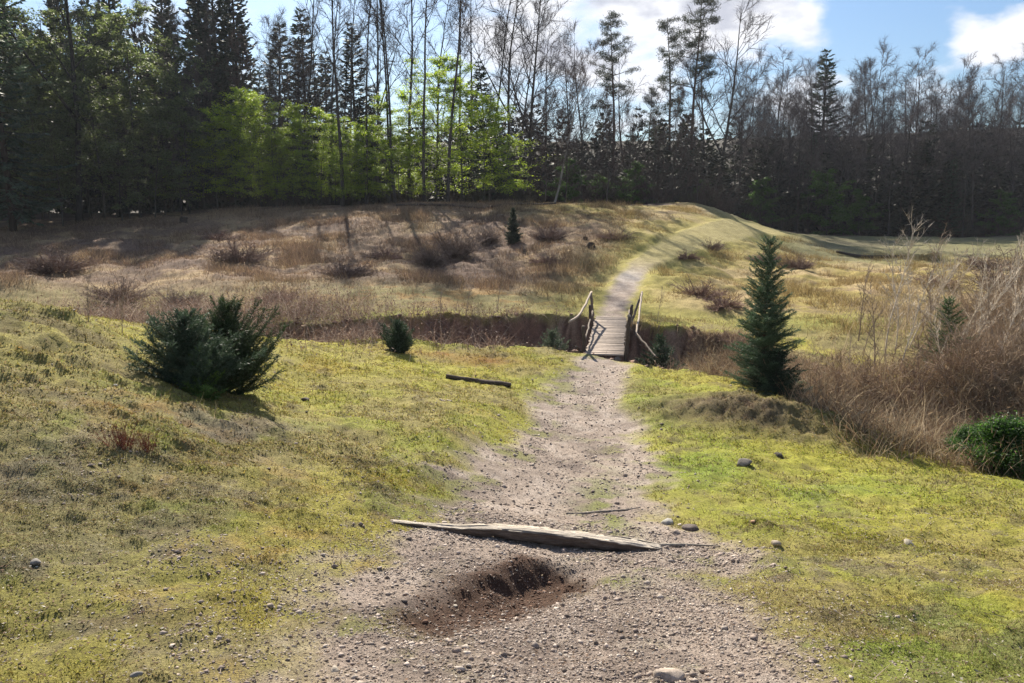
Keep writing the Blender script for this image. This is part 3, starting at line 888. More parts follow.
for px, Y, H, i, lab in ((283, 86, 20.5, 0, 'spruce with a sharp tip against the sky, first right of the great dark spruces'), (312, 84, 21.5, 1, 'greener spruce between the sharp-tipped spruce and the tall bare trunks'), (331, 88, 18, 2, 'smaller spruce close to the right of the greener spruce'),
                         (358, 82, 19.5, 2, 'dark narrow spruce standing among the tall bare trunks'), (372, 90, 15, 0, 'low dark spruce behind the tall bare trunks'), (487, 74, 14, 1, 'grey-green spruce behind the last bright beech'), (262, 90, 17, 1, 'spruce half hidden by the great dark spruces'), (470, 86, 15, 0, 'dim spruce behind the sunlit beeches'),
                         (816, 97, 22.3, 2, 'lone conifer whose pointed top rises above the far bare treeline'), (950, 84, 8.5, 0, 'green young conifer at the dark foot of the far treeline')):
    wood('spruce_tree', spruce_mid(i), px, Y, H, lab, 'spruces of middle height in the wood', wide=1.45)
for px, Y, H, i, lab in ((236, 63.5, 9.5, 0, 'brightest lime green young beech in front of the great dark spruces'), (262, 65, 8.8, 1, 'lime green young beech second from the great dark spruces'), (294, 66, 7.6, 2, 'small lime green beech below the sharp-tipped spruce'), (322, 65, 7.8, 0, 'lime green beech just left of the tall bare trunks'),
                         (352, 67, 6.4, 1, 'small lime green beech at the foot of the first bare trunks'), (388, 66, 8.6, 2, 'lime green beech behind the two crossing bare trunks'), (412, 67, 9.5, 0, 'yellow-green beech between the straight bare trunks'), (437, 66.5, 12.3, 1, 'tallest lime green beech, its tip against the sky'),
                         (462, 65, 10.8, 2, 'wide lime green beech right of the tallest one'), (484, 64, 8.6, 0, 'rightmost lime green beech of the sunny group'), (218, 62, 7.5, 2, 'dull lime beech at the edge of the shade'), (400, 64, 5.5, 1, 'low lime green beech sapling among the bare trunk feet'), (278, 64, 6.5, 0, 'low lime green beech filling the gap under the sharp-tipped spruce'), (307, 67, 8.5, 1, 'lime green beech half behind the small one, before the greener spruce'), (336, 65, 5.5, 2, 'low lime green beech touching the foot of the first slim bare trunk'), (370, 68, 7.5, 0, 'lime green beech under the dark narrow spruce'), (250, 67, 9.5, 2, 'lime green beech close behind the brightest one')):
    wood('beech_tree', beech(i), px, Y, H, lab, 'lime green young beeches in fresh leaf', wide=1.25)
for px, Y, H, i, lab, rz in ((331, 67, 22, 1, 'slim bare tree first in the row of tall trunks', None), (343, 64, 23, 0, 'dark bare trunk close to the brown slope, left of the crossing pair', None), (366, 66, 23, 3, 'bare tree with a thin straight trunk left of the crossing pair', None), (396, 64, 23, 3, 'leaning bare trunk of the crossing pair, foot to the right', 2.6),
                         (391, 66, 22, 1, 'upright bare trunk of the crossing pair', None), (410, 66, 23, 0, 'bare tree with crowded upright limbs in the sky gap', None), (425, 63.5, 24, 3, 'straight bare trunk with one long limb slanting right', .8), (448, 63, 24, 1, 'thickest straight bare trunk, before the wide lime beech', None), (474, 68, 22, 3, 'thin bare tree rising behind the wide lime beech', None),
                         (490, 69, 22, 1, 'bare tree at the right end of the lime beeches', None), (505, 72, 23, 2, 'forked bare tree just right of the lime beeches', None), (529, 74, 22, 4, 'broad bare tree with fan-shaped crown, first over the brown thicket', None), (378, 76, 25, 2, 'bare tree deeper in the wood behind the crossing pair', None), (460, 76, 24, 0, 'bare tree deeper in the wood behind the thick straight trunk', None),
                         (303, 70, 24, 1, 'bare tree behind the small lime beech below the sharp-tipped spruce', None), (352, 74, 25, 3, 'bare tree half hidden behind the dark narrow spruce', None), (436, 80, 23, 2, 'bare tree far behind the tallest lime beech', None), (517, 82, 21, 5, 'bare tree deeper in the wood behind the fan-crowned one', None), (545, 84, 20, 5, 'bare tree behind the leaning pale birch', None), (268, 73, 17, 5, 'bare tree between the great dark spruces and the sharp-tipped spruce', None), (292, 75, 18, 4, 'bare tree before the gap right of the sharp-tipped spruce', None), (322, 78, 18, 5, 'bare tree covering the lower half of the greener spruce', None), (340, 82, 19, 4, 'bare tree behind the first dark bare trunk', None)):
    wood('bare_tree', bt(i), px, Y, H, lab, TALL, rz)
# the grey twiggy small trees before the dark spruces
for px, Y, H, i, lab in ((165, 61, 10, 7, 'grey twiggy small tree left of the brightest lime beech'), (205, 63, 11.5, 7, 'grey twiggy small tree before the great dark spruces'), (278, 66, 11.5, 7, 'pale grey twiggy tree below the sharp-tipped spruce'), (300, 71, 10, 6, 'brown twiggy small tree behind the small lime beech'), (130, 58, 7.5, 7, 'grey twiggy small tree on the shaded slope edge'), (182, 58.5, 6, 7, 'low grey twiggy tree at the slope edge under the dark spruces'),
                         (118, 64, 17, 7, 'tall grey twiggy tree right of the dark forked trunk'), (152, 65, 18, 6, 'tall brown twiggy tree before the leftmost great spruce'), (188, 66, 17, 7, 'tall grey twiggy tree against the great dark spruces'), (222, 69, 17.5, 7, 'tall grey twiggy tree behind the brightest lime beech'), (256, 69, 15, 6, 'brown twiggy tree rising over the second lime beech'), (284, 72, 16, 7, 'tall grey twiggy tree covering the sharp-tipped spruce'), (308, 74, 15.5, 6, 'brown twiggy tree between the two greater far spruces'), (345, 76, 15, 7, 'grey twiggy tree behind the first tall bare trunks'), (420, 78, 14, 6, 'brown twiggy tree behind the straight bare trunks'), (368, 80, 16, 7, 'grey twiggy tree half hiding the dark narrow spruce'), (455, 84, 15, 6, 'brown twiggy tree behind the wide lime beech'), (490, 80, 13, 7, 'grey twiggy tree at the right end of the lime beeches')):
    wood('small_bare_tree', bt(i), px, Y, H, lab, 'small twiggy bare trees before the dark spruces')
# purple-brown thicket trees between the beeches and the pines
THK = 'brown twiggy trees of the dark middle thicket'
for k in range(22):
    px = 500 + k * 9.5 + rg.uniform(-5, 5); Y = rg.uniform(66, 84)
    wood('thicket_tree', bt(6 + int(rg.integers(0, 2))), px, Y, rg.uniform(7.5, 11.5), 'brown twiggy tree among many in the dark thicket between lime beeches and pines', THK)
BIRCH = proto('birch', bare_tree, 241, 12, r0=.09, low=.55, limbs=14, lean=.24, tw=.016, **PALE)
wood('birch_tree', (BIRCH, 12), 553, 67, 13.5, 'slender pale birch leaning to the right in front of the dark thicket', rz=0.0)
for px, Y, H, lab in ((565, 66, 8, 'thin dark trunk just right of the foot of the leaning birch'), (606, 68, 10, 'dark small trunk rising over the golden knoll'), (545, 64, 9, 'thin dark trunk left of the leaning birch')):
    wood('small_bare_tree', bt(6), px, Y, H, lab, 'thin dark trunks on the plateau edge')
wood('pine_tree', pines(1), 612, 86, 22, 'dense dark-crowned pine left of the sky gap over the path')
wood('pine_tree', pines(0), 668, 88, 22.5, 'tall pine with layered limbs, left one of the pair')
wood('pine_tree', pines(1), 690, 84, 24, 'tallest pine of the pair, right one')
wood('pine_tree', pines(0), 645, 98, 17, 'smaller pine behind the pair of tall pines')
for px, Y, H, i, lab in ((716, 85, 23.5, 4, 'great spreading bare tree right of the pines'), (703, 88, 22, 5, 'bare tree close behind the tallest pine'), (585, 88, 20.5, 5, 'bare tree with a pale crown between the birch and the dense pine'), (628, 92, 19.5, 4, 'bare tree right of the dense dark-crowned pine'), (565, 90, 20, 4, 'bare tree whose pale crown stands over the leaning birch')):
    wood('bare_tree', bt(i), px, Y, H, lab, 'big bare trees round the pines')
FAR = 'bare trees of the far treeline'
for row, (Y0, h0, n) in enumerate(((85, 14.0, 26), (91, 17.5, 27), (99, 20.5, 28))):
    for k in range(n):
        px = 735 + (k + rg.uniform(-.35, .35)) * (330 / n)
        H = h0 * rg.uniform(.82, 1.12)
        lab = ('bare tree in the front row of the dark far treeline', 'bare tree in the middle row of the dark far treeline', 'tall pale-topped bare tree in the back row of the far treeline')[row]
        wood('bare_tree', bt((4, 5, 2, 5)[int(rg.integers(0, 4))]), px, Y0 + rg.uniform(-2.5, 2.5), H, lab, FAR + (' front', ' middle', ' back')[row], wide=rg.uniform(.85, 1.15))
for px, Y, H, i, lab in ((632, 70, 4.0, 0, 'bright green bush showing over the golden knoll'), (566, 70, 4.6, 1, 'green bush at the foot of the leaning birch'), (828, 80, 6.8, 1, 'rounded grey-green bush tree before the far treeline'), (860, 82, 5.0, 0, 'low green bush before the far treeline, right of the rounded one'), (760, 82, 5.2, 2, 'dim green bush behind the end of the path'), (1000, 82, 5, 1, 'dim green bush at the right end of the far treeline'), (700, 78, 4, 0, 'dim green bush behind the crest of the hill'), (600, 72, 3.4, 2, 'small green bush between the birch and the golden knoll')):
    wood('green_bush', greenbush(i), px, Y, H, lab, 'green bushes at the foot of the wood', cat='bush')

# the dark mass deeper in the wood: young spruces and twiggy undergrowth that read as one
def arrays(me):
    n = len(me.vertices); V = np.empty(n * 3); me.vertices.foreach_get('co', V)
    lt = np.empty(len(me.polygons), int); me.polygons.foreach_get('loop_total', lt)
    lv = np.empty(len(me.loops), int); me.loops.foreach_get('vertex_index', lv)
    C_ = np.empty(n * 4); me.color_attributes['tint'].data.foreach_get('color', C_)
    ls = np.concatenate([[0], np.cumsum(lt)[:-1]])
    Fs = [lv[(ls[lt == k][:, None] + np.arange(k)[None])] for k in (3, 4) if (lt == k).any()]
    return V.reshape(-1, 3), Fs, C_.reshape(-1, 4)[:, :3]
def mass(name, spots, srcs, mat):
    mb = MB()
    A = [arrays(s) for s in srcs]
    for x, y, s, sz, rz, i in spots:
        V, Fs, C_ = A[i]
        c, q = math.cos(rz), math.sin(rz)
        P = np.stack([(V[:, 0] * c - V[:, 1] * q) * s + x, (V[:, 0] * q + V[:, 1] * c) * s + y, V[:, 2] * sz + zat(x, y)], 1)
        b = mb.n
        mb.V.append(P); mb.C.append(C_); mb.n += len(P)
        for F in Fs: mb.F[F.shape[1]].append(F + b)
    return tag(link(name, mb.mesh(name, mat)), kind='stuff')
sp = []
for Y, n, s0 in ((72, 40, .8), (79, 66, 1.0), (87, 76, 1.15), (95, 76, 1.3), (103, 76, 1.45)):
    for k in range(n):
        px = -120 + (k + rg.uniform(-.45, .45)) * (1240 / n)
        x = at(px, 215, Y)[0]
        if Y < 75 and px > 250: continue
        if px > 730 and Y < 84: continue
        if Y < 80 and px > 270 and rg.uniform() < .45: continue
        tall = 1.9 if px < 250 else 1.0
        sp.append((x, Y + rg.uniform(-3, 3), s0 * rg.uniform(.9, 1.35), s0 * rg.uniform(.75, 1.2) * tall * (.85 if 270 < px < 500 else 1), rg.uniform(0, 6.28), int(rg.integers(0, 2))))
mass('inner_wood', sp, [spruce_young(0)[0][1], spruce_young(1)[0][1]], M_needle)
sp = []
for k in range(190):
    px = rg.uniform(190, 1050) if k < 120 else rg.uniform(500, 740); Y = rg.uniform(68, 86) if px < 720 else rg.uniform(81, 90)
    s = rg.uniform(.8, 1.6)
    sp.append((at(px, 215, Y)[0], Y, s * 1.3, s, rg.uniform(0, 6.28), int(rg.integers(0, 2))))
UB = [twig_bush(501, 2.4, 1.6, (.085, .062, .055), stems=30, tw=.016), twig_bush(502, 2.2, 1.5, (.085, .075, .055), stems=30, tw=.016)]
mass('undergrowth', sp, UB, M_twig)
# ------------------------------------------------------------------ small growth: moss, grass, heath, brambles, dead leaves
def spread(n, seed, rmin, rmax, a0, a1, fn, power=1.0):
    """random spots in front of the viewer, thinner with distance, kept with probability fn(x, y)"""
    g = np.random.default_rng(seed)
    u = g.uniform(0, 1, n)
    r = rmin * (rmax / rmin) ** u if power == 1 else (rmin ** power + u * (rmax ** power - rmin ** power)) ** (1 / power)
    a = g.uniform(RAD(a0), RAD(a1), n)
    x = r * np.sin(a); y = r * np.cos(a)
    k = fn(x, y) > g.uniform(0, 1, n)
    return x[k], y[k], r[k], g
def ribbons(mb, P, D, bend, ln, w, col, seg=3):
    """curved tapering blades: start P, direction D, turning towards bend"""
    n = len(P); g = np.random.default_rng(n)
    Wd = unit(np.cross(D, g.normal(0, 1, D.shape)))
    pts = [P]; d = D.copy()
    for i in range(seg):
        pts.append(pts[-1] + d * (ln / seg)[:, None]); d = unit(d + bend / seg)
    V = []
    for i, p in enumerate(pts):
        ww = (w * (1 - .85 * i / seg))[:, None] * .5
        V += [p - Wd * ww, p + Wd * ww]
    V = np.stack(V, 1).reshape(-1, 3)
    b = np.arange(n)[:, None] * (2 * (seg + 1))
    F = np.concatenate([b + np.array([2 * i, 2 * i + 1, 2 * i + 3, 2 * i + 2])[None] for i in range(seg)], 0)
    mb.add(V, F, np.repeat(np.broadcast_to(col, (n, 3)), 2 * (seg + 1), 0))

# moss and short turf of the near meadow
def turf_k(x, y):
    pd = path_d(x, y); gd, _ = gully_d(x, y)
    return sstep(-.12, .35, pd) * (gd > .1) * np.clip(.55 - .5 * gauss(x, y, -3, 5.5, 3, 3) * sstep(-.1, .45, fbm(x, y, .9, 115, 4)) + .9 * fbm(x, y, .55, 61, 4) + .4 * fbm(x, y, 2.2, 63, 3), .08, 1)
mb = MB()
for (n, r0, r1, h, w, seed) in ((260000, 2.9, 9.5, .017, .0068, 1), (130000, 8, 26, .030, .018, 2)):
    x, y, r, g = spread(n, seed, r0, r1, -40, 40, turf_k, 1.3)
    k_ = 3
    x = np.repeat(x, k_) + g.normal(0, w * 1.6, len(x) * k_); y = np.repeat(y, k_) + g.normal(0, w * 1.6, len(r) * k_); r = np.repeat(r, k_)
    m = len(x)
    c = cover(x, y) * np.repeat(g.uniform(.6, 1.35, m // k_), k_)[:, None] * g.uniform(.65, 1.40, (m, 1)) * (1 + g.normal(0, .08, (m, 3)))
    dry = g.uniform(0, 1, m) < .16
    c[dry] = np.array([.28, .22, .12]) * g.uniform(.6, 1.3, (dry.sum(), 1))
    P = np.stack([x, y, shape(x, y) - .004], 1)
    D = unit(g.normal(0, .8, (m, 3)) + np.array([0, 0, .75])); D[:, 2] = np.abs(D[:, 2])
    Wd = unit(np.cross(D, g.normal(0, 1, (m, 3))))
    mb.blades(P, D, Wd, h * g.uniform(.3, 1.35, m) * (1 + r / 30), w * g.uniform(.6, 1.4, m), np.clip(c, .01, .6))
tag(link('moss', mb.mesh('moss', M_grass)), kind='stuff')

# longer dry grass and stalks here and there, mostly on the mound and along the edges
mb = MB()
def tall_k(x, y):
    pd = path_d(x, y); gd, _ = gully_d(x, y)
    k = .25 * sstep(.2, .8, fbm(x, y, 1.3, 65, 3)) + .65 * gauss(x, y, -7.5, 10.5, 4.5, 2.8) * sstep(-.2, .5, fbm(x, y, .42, 15, 3)) + 1.4 * np.exp(-((gd - .02) / .35) ** 2) * sstep(-.3, .2, fbm(x, y, .8, 67, 2)) + .5 * gauss(x, y, 4.8, 15.4, 1.3, .8)
    return k * (pd > .1) * (gd > -.4)
x, y, r, g = spread(90000, 11, 3, 29, -42, 42, tall_k, 1.6)
m = len(x)
P = np.stack([x, y, shape(x, y) - .01], 1)
D = unit(g.normal(0, .4, (m, 3)) + np.array([0, 0, 1.]))
pal = np.array([[.30, .23, .12], [.22, .19, .08], [.17, .12, .07], [.36, .29, .17]])
ribbons(mb, P, D, g.normal(0, .8, (m, 3)) + np.array([0, 0, -.5]), g.uniform(.05, .17, m), .005 + .00035 * r, pal[g.integers(0, 4, m)] * g.uniform(.7, 1.2, (m, 1)))
tag(link('dry_grass', mb.mesh('dry_grass', M_dry)), kind='stuff')

# heath and dead stems of the slope beyond the gully, and the straw of the low meadow
mb = MB()
def heath_k(x, y):
    pd = path_d(x, y); gd, _ = gully_d(x, y)
    n = fbm(x, y, 1.7, 69, 4); left = x < 3.4 + (y - 27) * .17
    k = np.where(left, (.22 + .78 * sstep(-.25, .5, n)) * (.22 + .78 * sstep(29, 34, y)), .75 * sstep(-.1, .6, n)) * (y > 26) * (y < 64)
    return k * sstep(.1, .7, pd) * (gd > .15)
x, y, r, g = spread(700000, 13, 26, 64, -47, 47, heath_k, 1.6)
m = len(x)
P = np.stack([x, y, shape(x, y) - .03], 1)
D = unit(g.normal(0, .5, (m, 3)) + np.array([0, 0, 1.]))
c = cover(x, y)
pal = np.array([[.16, .105, .078], [.25, .165, .115], [.42, .31, .18], [.34, .23, .155], [.13, .088, .065]])
c = c * .45 + .55 * pal[g.integers(0, 5, m)]
lf = (x < 3.4 + (y - 27) * .17)[:, None]
c = np.where(lf, c, c * .5 + .5 * np.array([.30, .225, .085]))
ribbons(mb, P, D, g.normal(0, .6, (m, 3)) + np.array([0, 0, -.3]), g.uniform(.10, .40, m) * (.55 + 1.1 * sstep(-.1, .6, fbm(x, y, 2.1, 73, 3))), g.uniform(.012, .03, m), c * g.uniform(.7, 1.35, (m, 1)), seg=2)
tag(link('heather', mb.mesh('heather', M_dry)), kind='stuff')

# russet bracken and dead stems that fill the wide hollow on the right
mb = MB()
def hollow(x, y):
    gd, side = gully_d(x, y)
    a = sstep(.25, -.5, gd) * sstep(4.0, 5.6, x)
    b = sstep(6.0, 9.0, x) * sstep(13.5, 15, y + .15 * x) * (1 - sstep(19.5, 23.5, y + 1.6 * fbm(x, y, 2, 75, 2) - 3 * sstep(12, 15, x)))
    return np.clip(np.maximum(a, b) * (.55 + .8 * fbm(x, y, 1.1, 77, 3)), 0, 1)
x, y, r, g = spread(420000, 17, 12, 32, 8, 48, hollow, 2)
m = len(x)
P = np.stack([x, y, shape(x, y) - .05], 1)
D = unit(g.normal(0, .42, (m, 3)) + np.array([0, 0, 1.]))
pal = np.array([[.23, .15, .09], [.30, .205, .12], [.17, .115, .08], [.44, .345, .225], [.32, .255, .16]])
gd, _ = gully_d(x, y)
hgt = g.uniform(.4, 1.15, m) * (.8 + .55 * sstep(.2, -1.2, gd)) * np.clip(.9 + .75 * fbm(x, y, 1.2, 79, 3), .25, 1.7) * (1 - .35 * sstep(20, 26, y))
ribbons(mb, P, D, g.normal(0, .8, (m, 3)) + np.array([0, 0, -.7]), hgt, g.uniform(.008, .018, m), pal[g.integers(0, 5, m)] * g.uniform(.65, 1.25, (m, 1)), seg=4)
# side twigs
k = g.integers(0, m, 120000)
Pq = P[k] + D[k] * (hgt[k] * g.uniform(.3, .95, len(k)))[:, None]
Dq = unit(g.normal(0, .8, (len(k), 3)) + np.array([0, 0, .3]))
mb.blades(Pq, Dq, unit(np.cross(Dq, g.normal(0, 1, Dq.shape))), g.uniform(.08, .28, len(k)), .014, pal[g.integers(0, 5, len(k))] * .9)
# long bent canes standing out of the mass
def canes(x, y):
    return np.clip(hollow(x, y) + .7 * sstep(11.5, 14.5, x) * sstep(16, 19, y) * (1 - sstep(28, 32, y)), 0, 1)
x, y, r, g = spread(26000, 18, 13, 34, 8, 46, canes, 2)
m = len(x)
P = np.stack([x, y, shape(x, y) - .05], 1)
D = unit(g.normal(0, .38, (m, 3)) + np.array([.12, 0, 1.]))
tall = np.clip(.8 + .6 * fbm(x, y, 1.8, 93, 3) + .5 * sstep(12, 15, x), .4, 1.9)
ribbons(mb, P, D, g.normal(0, .7, (m, 3)) + np.array([0, 0, -.45]), g.uniform(.6, 1.3, m) * tall, g.uniform(.010, .024, m), np.array([.46, .36, .24]) * g.uniform(.45, 1.15, (m, 1)), seg=5)
tag(link('dead_bracken', mb.mesh('dead_bracken', M_dry)), kind='stuff')

# brambles: pale arching canes with dead leaves, behind the dark shrubs on the left and along the gully
mb = MB()
def bram(x, y):
    gd, side = gully_d(x, y)
    left = sstep(.5, -.2, gd) * sstep(2.2, 1.2, x) * (.75 + .25 * sstep(-5, -8, x)) + gauss(x, y, -10, 24, 4.5, 4.0) * (y > 17) * .9
    rt = sstep(.3, -.4, gd) * sstep(3.9, 4.6, x) * (1 - sstep(5.5, 7, x)) * .5
    return np.clip((left + rt) * (.45 + 1.3 * fbm(x, y, 1.3, 83, 3)) + .55 * left * sstep(-3.2, -5, x), 0, 1)
x, y, r, g = spread(130000, 19, 17, 31, -46, 20, bram, 2)
m = len(x)
P = np.stack([x, y, shape(x, y) - .04], 1)
D = unit(g.normal(0, .6, (m, 3)) + np.array([0, 0, 1.]))
pal = np.array([[.20, .13, .10], [.29, .20, .16], [.40, .32, .26], [.14, .09, .07]])
big = (gauss(x, y, -10, 24, 5, 4.5) > .25)
ln = np.where(big, g.uniform(.4, 1.5, m), g.uniform(.3, 1.15, m))
ribbons(mb, P, D, unit(g.normal(0, 1, (m, 3))) * 1.2 + np.array([0, 0, -1.1]), ln, g.uniform(.007, .015, m), pal[g.integers(0, 4, m)] * g.uniform(.7, 1.25, (m, 1)), seg=5)
k = g.integers(0, m, 40000)
Pq = P[k] + D[k] * (ln[k] * g.uniform(.1, .7, len(k)))[:, None]
Dq = unit(g.normal(0, 1, (len(k), 3)))
mb.leaves(Pq, Dq, unit(np.cross(Dq, g.normal(0, 1, Dq.shape))), g.uniform(.04, .10, len(k)), .04, pal[g.integers(0, 4, len(k))] * .8)
tag(link('brambles', mb.mesh('brambles', M_dry)), kind='stuff')

# ------------------------------------------------------------------ gravel of the path and scattered litter
OCT = np.array([[1, 0, 0], [-1, 0, 0], [0, 1, 0], [0, -1, 0], [0, 0, 1], [0, 0, -1]], float)
OF = np.array([[0, 2, 4], [2, 1, 4], [1, 3, 4], [3, 0, 4], [2, 0, 5], [1, 2, 5], [3, 1, 5], [0, 3, 5]])
M_stone = material('stone', rough=.85, noise=((60, .75, 1.2),), spec=.25)
def pebbles(mb, x, y, size, col, g, sink=.25):
    m = len(x)
    V = OCT[None] * (1 + g.normal(0, .22, (m, 6, 1))) + g.normal(0, .16, (m, 6, 3))
    V *= size[:, None, None] * np.stack([g.uniform(.7, 1.3, m), g.uniform(.7, 1.3, m), g.uniform(.4, .8, m)], 1)[:, None, :]
    a = g.uniform(0, 6.28, m); c, s = np.cos(a)[:, None], np.sin(a)[:, None]
    V = np.stack([V[..., 0] * c - V[..., 1] * s, V[..., 0] * s + V[..., 1] * c, V[..., 2]], -1)
    z = shape(x, y) + size * .5 * (1 - 2 * sink)
    V = V + np.stack([x, y, z], 1)[:, None, :]
    F = (OF[None] + (np.arange(m) * 6)[:, None, None]).reshape(-1, 3)
    mb.add(V.reshape(-1, 3), F, np.repeat(col, 6, 0))
mb = MB()
def grav(x, y):
    pd = path_d(x, y); gd, _ = gully_d(x, y)
    k = sstep(.30, -.35, pd) * .9 + .10 * sstep(.9, .2, pd) + .40 * gauss(x, y, -3, 5, 2.5, 2.2) * sstep(-.1, .45, fbm(x, y, .9, 115, 4)) + .12 * gauss(x, y, 3.6, 5, 2, 2) * sstep(0, .5, fbm(x, y, .7, 87, 3)) + .02
    return np.clip(k, 0, 1) * (1 - .85 * sstep(.25, .6, hollow_band(x, y))) * np.clip(.75 + .5 * fbm(x, y, .6, 89, 3), .1, 1) * (gd > .1)
spal = np.array([[.32, .26, .215], [.40, .33, .28], [.26, .205, .17], [.46, .39, .33], [.29, .225, .185], [.17, .135, .11]])
for n, r0, r1, s0, sd_, seed in ((210000, 2.9, 8.5, .0042, .55, 21), (60000, 7, 21, .010, .45, 22)):
    x, y, r, g = spread(n, seed, r0, r1, -32, 30, grav, 1.2)
    sz = np.clip(s0 * np.exp(g.normal(0, sd_, len(x)) * 1.1), .002, .035)
    pebbles(mb, x, y, sz, spal[g.integers(0, 6, len(x))] * g.uniform(.75, 1.2, (len(x), 1)), g)
tag(link('gravel', mb.mesh('gravel', M_stone)), kind='stuff')
mb = MB()
x, y, r, g = spread(6000, 26, 14, 29, -42, 40, lambda x, y: (gully_d(x, y)[0] < .1) * 1.0, 2)
pebbles(mb, x, y, g.uniform(.02, .11, len(x)), np.array([.20, .125, .09]) * g.uniform(.5, 1.5, (len(x), 1)), g)
tag(link('earth_clods', mb.mesh('earth_clods', M_stone)), kind='stuff')
g = np.random.default_rng(28)
mb = MB()
x = g.uniform(-1.6, 1.2, 26000); y = g.uniform(4.2, 7.4, 26000)
k = hollow_band(x, y) > g.uniform(.15, 1.1, 26000); x = x[k]; y = y[k]
pebbles(mb, x, y, np.clip(.005 * np.exp(g.normal(0, .6, len(x))), .002, .028), np.array([.115, .066, .043]) * g.uniform(.4, 1.7, (len(x), 1)), g)
tag(link('loose_soil', mb.mesh('loose_soil', M_stone)), kind='stuff')
# dead leaves, chips and bits of twig
mb = MB()
def litk(x, y):
    pd = path_d(x, y); gd, _ = gully_d(x, y)
    return np.clip(.35 + .7 * fbm(x, y, .8, 91, 3) + .3 * gauss(x, y, -3, 7, 3, 4), .03, 1) * np.where(pd < 0, .35, 1) * (gd > 0)
x, y, r, g = spread(170000, 23, 2.9, 22, -40, 40, litk, 1.2)
m = len(x)
P = np.stack([x, y, shape(x, y) + .006], 1)
D = unit(g.normal(0, 1, (m, 3)) * [1, 1, .25]); Wd = unit(np.cross(D, g.normal(0, .35, (m, 3)) + np.array([0, 0, 1.])))
pal = np.array([[.20, .13, .085], [.12, .08, .055], [.32, .26, .19], [.075, .055, .04], [.44, .40, .34]])
mb.leaves(P, D, Wd, g.uniform(.010, .035, m), g.uniform(.006, .016, m), pal[g.integers(0, 5, m)] * g.uniform(.7, 1.2, (m, 1)))
tag(link('leaf_litter', mb.mesh('leaf_litter', M_dry)), kind='stuff')

mb = MB()
x, y, r, g = spread(5200, 24, 2.9, 20, -40, 40, lambda x, y: (path_d(x, y) > -.2) * (gully_d(x, y)[0] > 0) * .8, 1.3)
m = len(x)
P = np.stack([x, y, shape(x, y) + .012], 1)
D = unit(g.normal(0, 1, (m, 3)) * [1, 1, .18])
ribbons(mb, P, D, g.normal(0, .5, (m, 3)) * [1, 1, .3], g.uniform(.04, .22, m), g.uniform(.003, .008, m), np.array([.30, .24, .18]) * g.uniform(.35, 1.25, (m, 1)), seg=3)
tag(link('fallen_twigs', mb.mesh('fallen_twigs', M_dry)), kind='stuff')
# ------------------------------------------------------------------ evergreens standing in the open
def stand(name, meshes, px, py, label, cat, sc=1.0, rz=0.0, group=None, parts=('trunk', 'crown'), dy=0.0, sink=.04):
    p = ground_hit(px, py)
    return plant_tree(name, meshes, p[0], p[1] + dy, sc, rz, label, cat, group, sink, parts)
DK = (.020, .042, .022); DKT = (.050, .085, .042)
hero = fine_spruce(601, 3.6, .80, (.030, .060, .030), (.10, .16, .085), per=10, layers=42, nl=.042, droop=.3, dens=1.15, oval=True)
p = at(761, 388, 17.6)
plant_tree('young_spruce', hero, p[0], p[1], 1.0, .4, 'bushy young spruce about three metres tall standing by the gully right of the bridge', 'tree')
# a low skirt of branches of a second small spruce at its foot
p = at(775, 392, 17.2)
plant_tree('spruce_shrub', fine_spruce(602, .95, .8, DK, (.035, .060, .032), per=11, layers=14, nl=.042), p[0], p[1], 1.0, 0, 'low dark spruce shrub crouching at the right foot of the bushy young spruce', 'shrub')
p = at(943, 372, 20.5)
plant_tree('young_spruce', fine_spruce(603, 2.35, .85, (.045, .085, .030), (.10, .16, .055), per=8, layers=24, nl=.044), p[0], p[1], 1.0, 1.1, 'fresh green young spruce half sunk in the pale saplings and russet stems', 'tree')
p = ground_hit(230, 393)
plant_tree('juniper_bush', fine_spruce(604, 1.42, 1.05, (.026, .046, .020), (.066, .094, .040), per=15, layers=17, nl=.042, droop=-.45, up0=.50, dens=1.0, ragged=.24), p[0], p[1], 1.0, 0, 'large dark spiky evergreen bush on the edge of the left mound', 'bush')
p = ground_hit(188, 386)
plant_tree('juniper_bush', fine_spruce(605, 1.08, .92, (.036, .062, .036), (.085, .125, .075), per=13, layers=14, nl=.042, droop=-.35, up0=.45, ragged=.24), p[0], p[1], 1.0, 0, 'blue-green evergreen bush touching the large dark spiky one on its left', 'bush')
p = ground_hit(203, 398)
plant_tree('small_pine', fine_spruce(606, .72, .42, (.06, .115, .025), (.13, .21, .05), per=6, layers=9, nl=.05, up0=.5), p[0], p[1], 1.0, 0, 'bright green little pine growing before the two evergreen bushes', 'tree')
stand('spruce_shrub', fine_spruce(607, .85, .75, DK, DKT, per=12, layers=14, nl=.042, droop=-.35, up0=.55), 399, 353, 'single small round spruce shrub on the sunny moss near the gully edge', 'shrub')
p = ground_hit(513, 243)
plant_tree('small_spruce', fine_spruce(608, 1.95, .48, (.030, .042, .026), (.065, .080, .050), per=9, layers=24, nl=.07), p[0], p[1], 1.0, 0, 'small dark pointed spruce alone on the heath slope', 'tree')
p = at(660, 362, 22.0)
plant_tree('spruce_shrub', fine_spruce(609, 1.5, .95, DK, DKT, per=11, layers=16, nl=.042), p[0], p[1], 1.0, 0, 'dark spruce shrub growing out of the gully beside the right bridge railing', 'shrub')
p = at(552, 352, 22.9)
plant_tree('spruce_shrub', fine_spruce(610, .95, .7, (.07, .10, .06), (.15, .19, .12), per=10, layers=10, nl=.045, up0=.7), p[0], p[1], 1.0, 0, 'pale silvery green shrub in the gully left of the bridge', 'shrub')
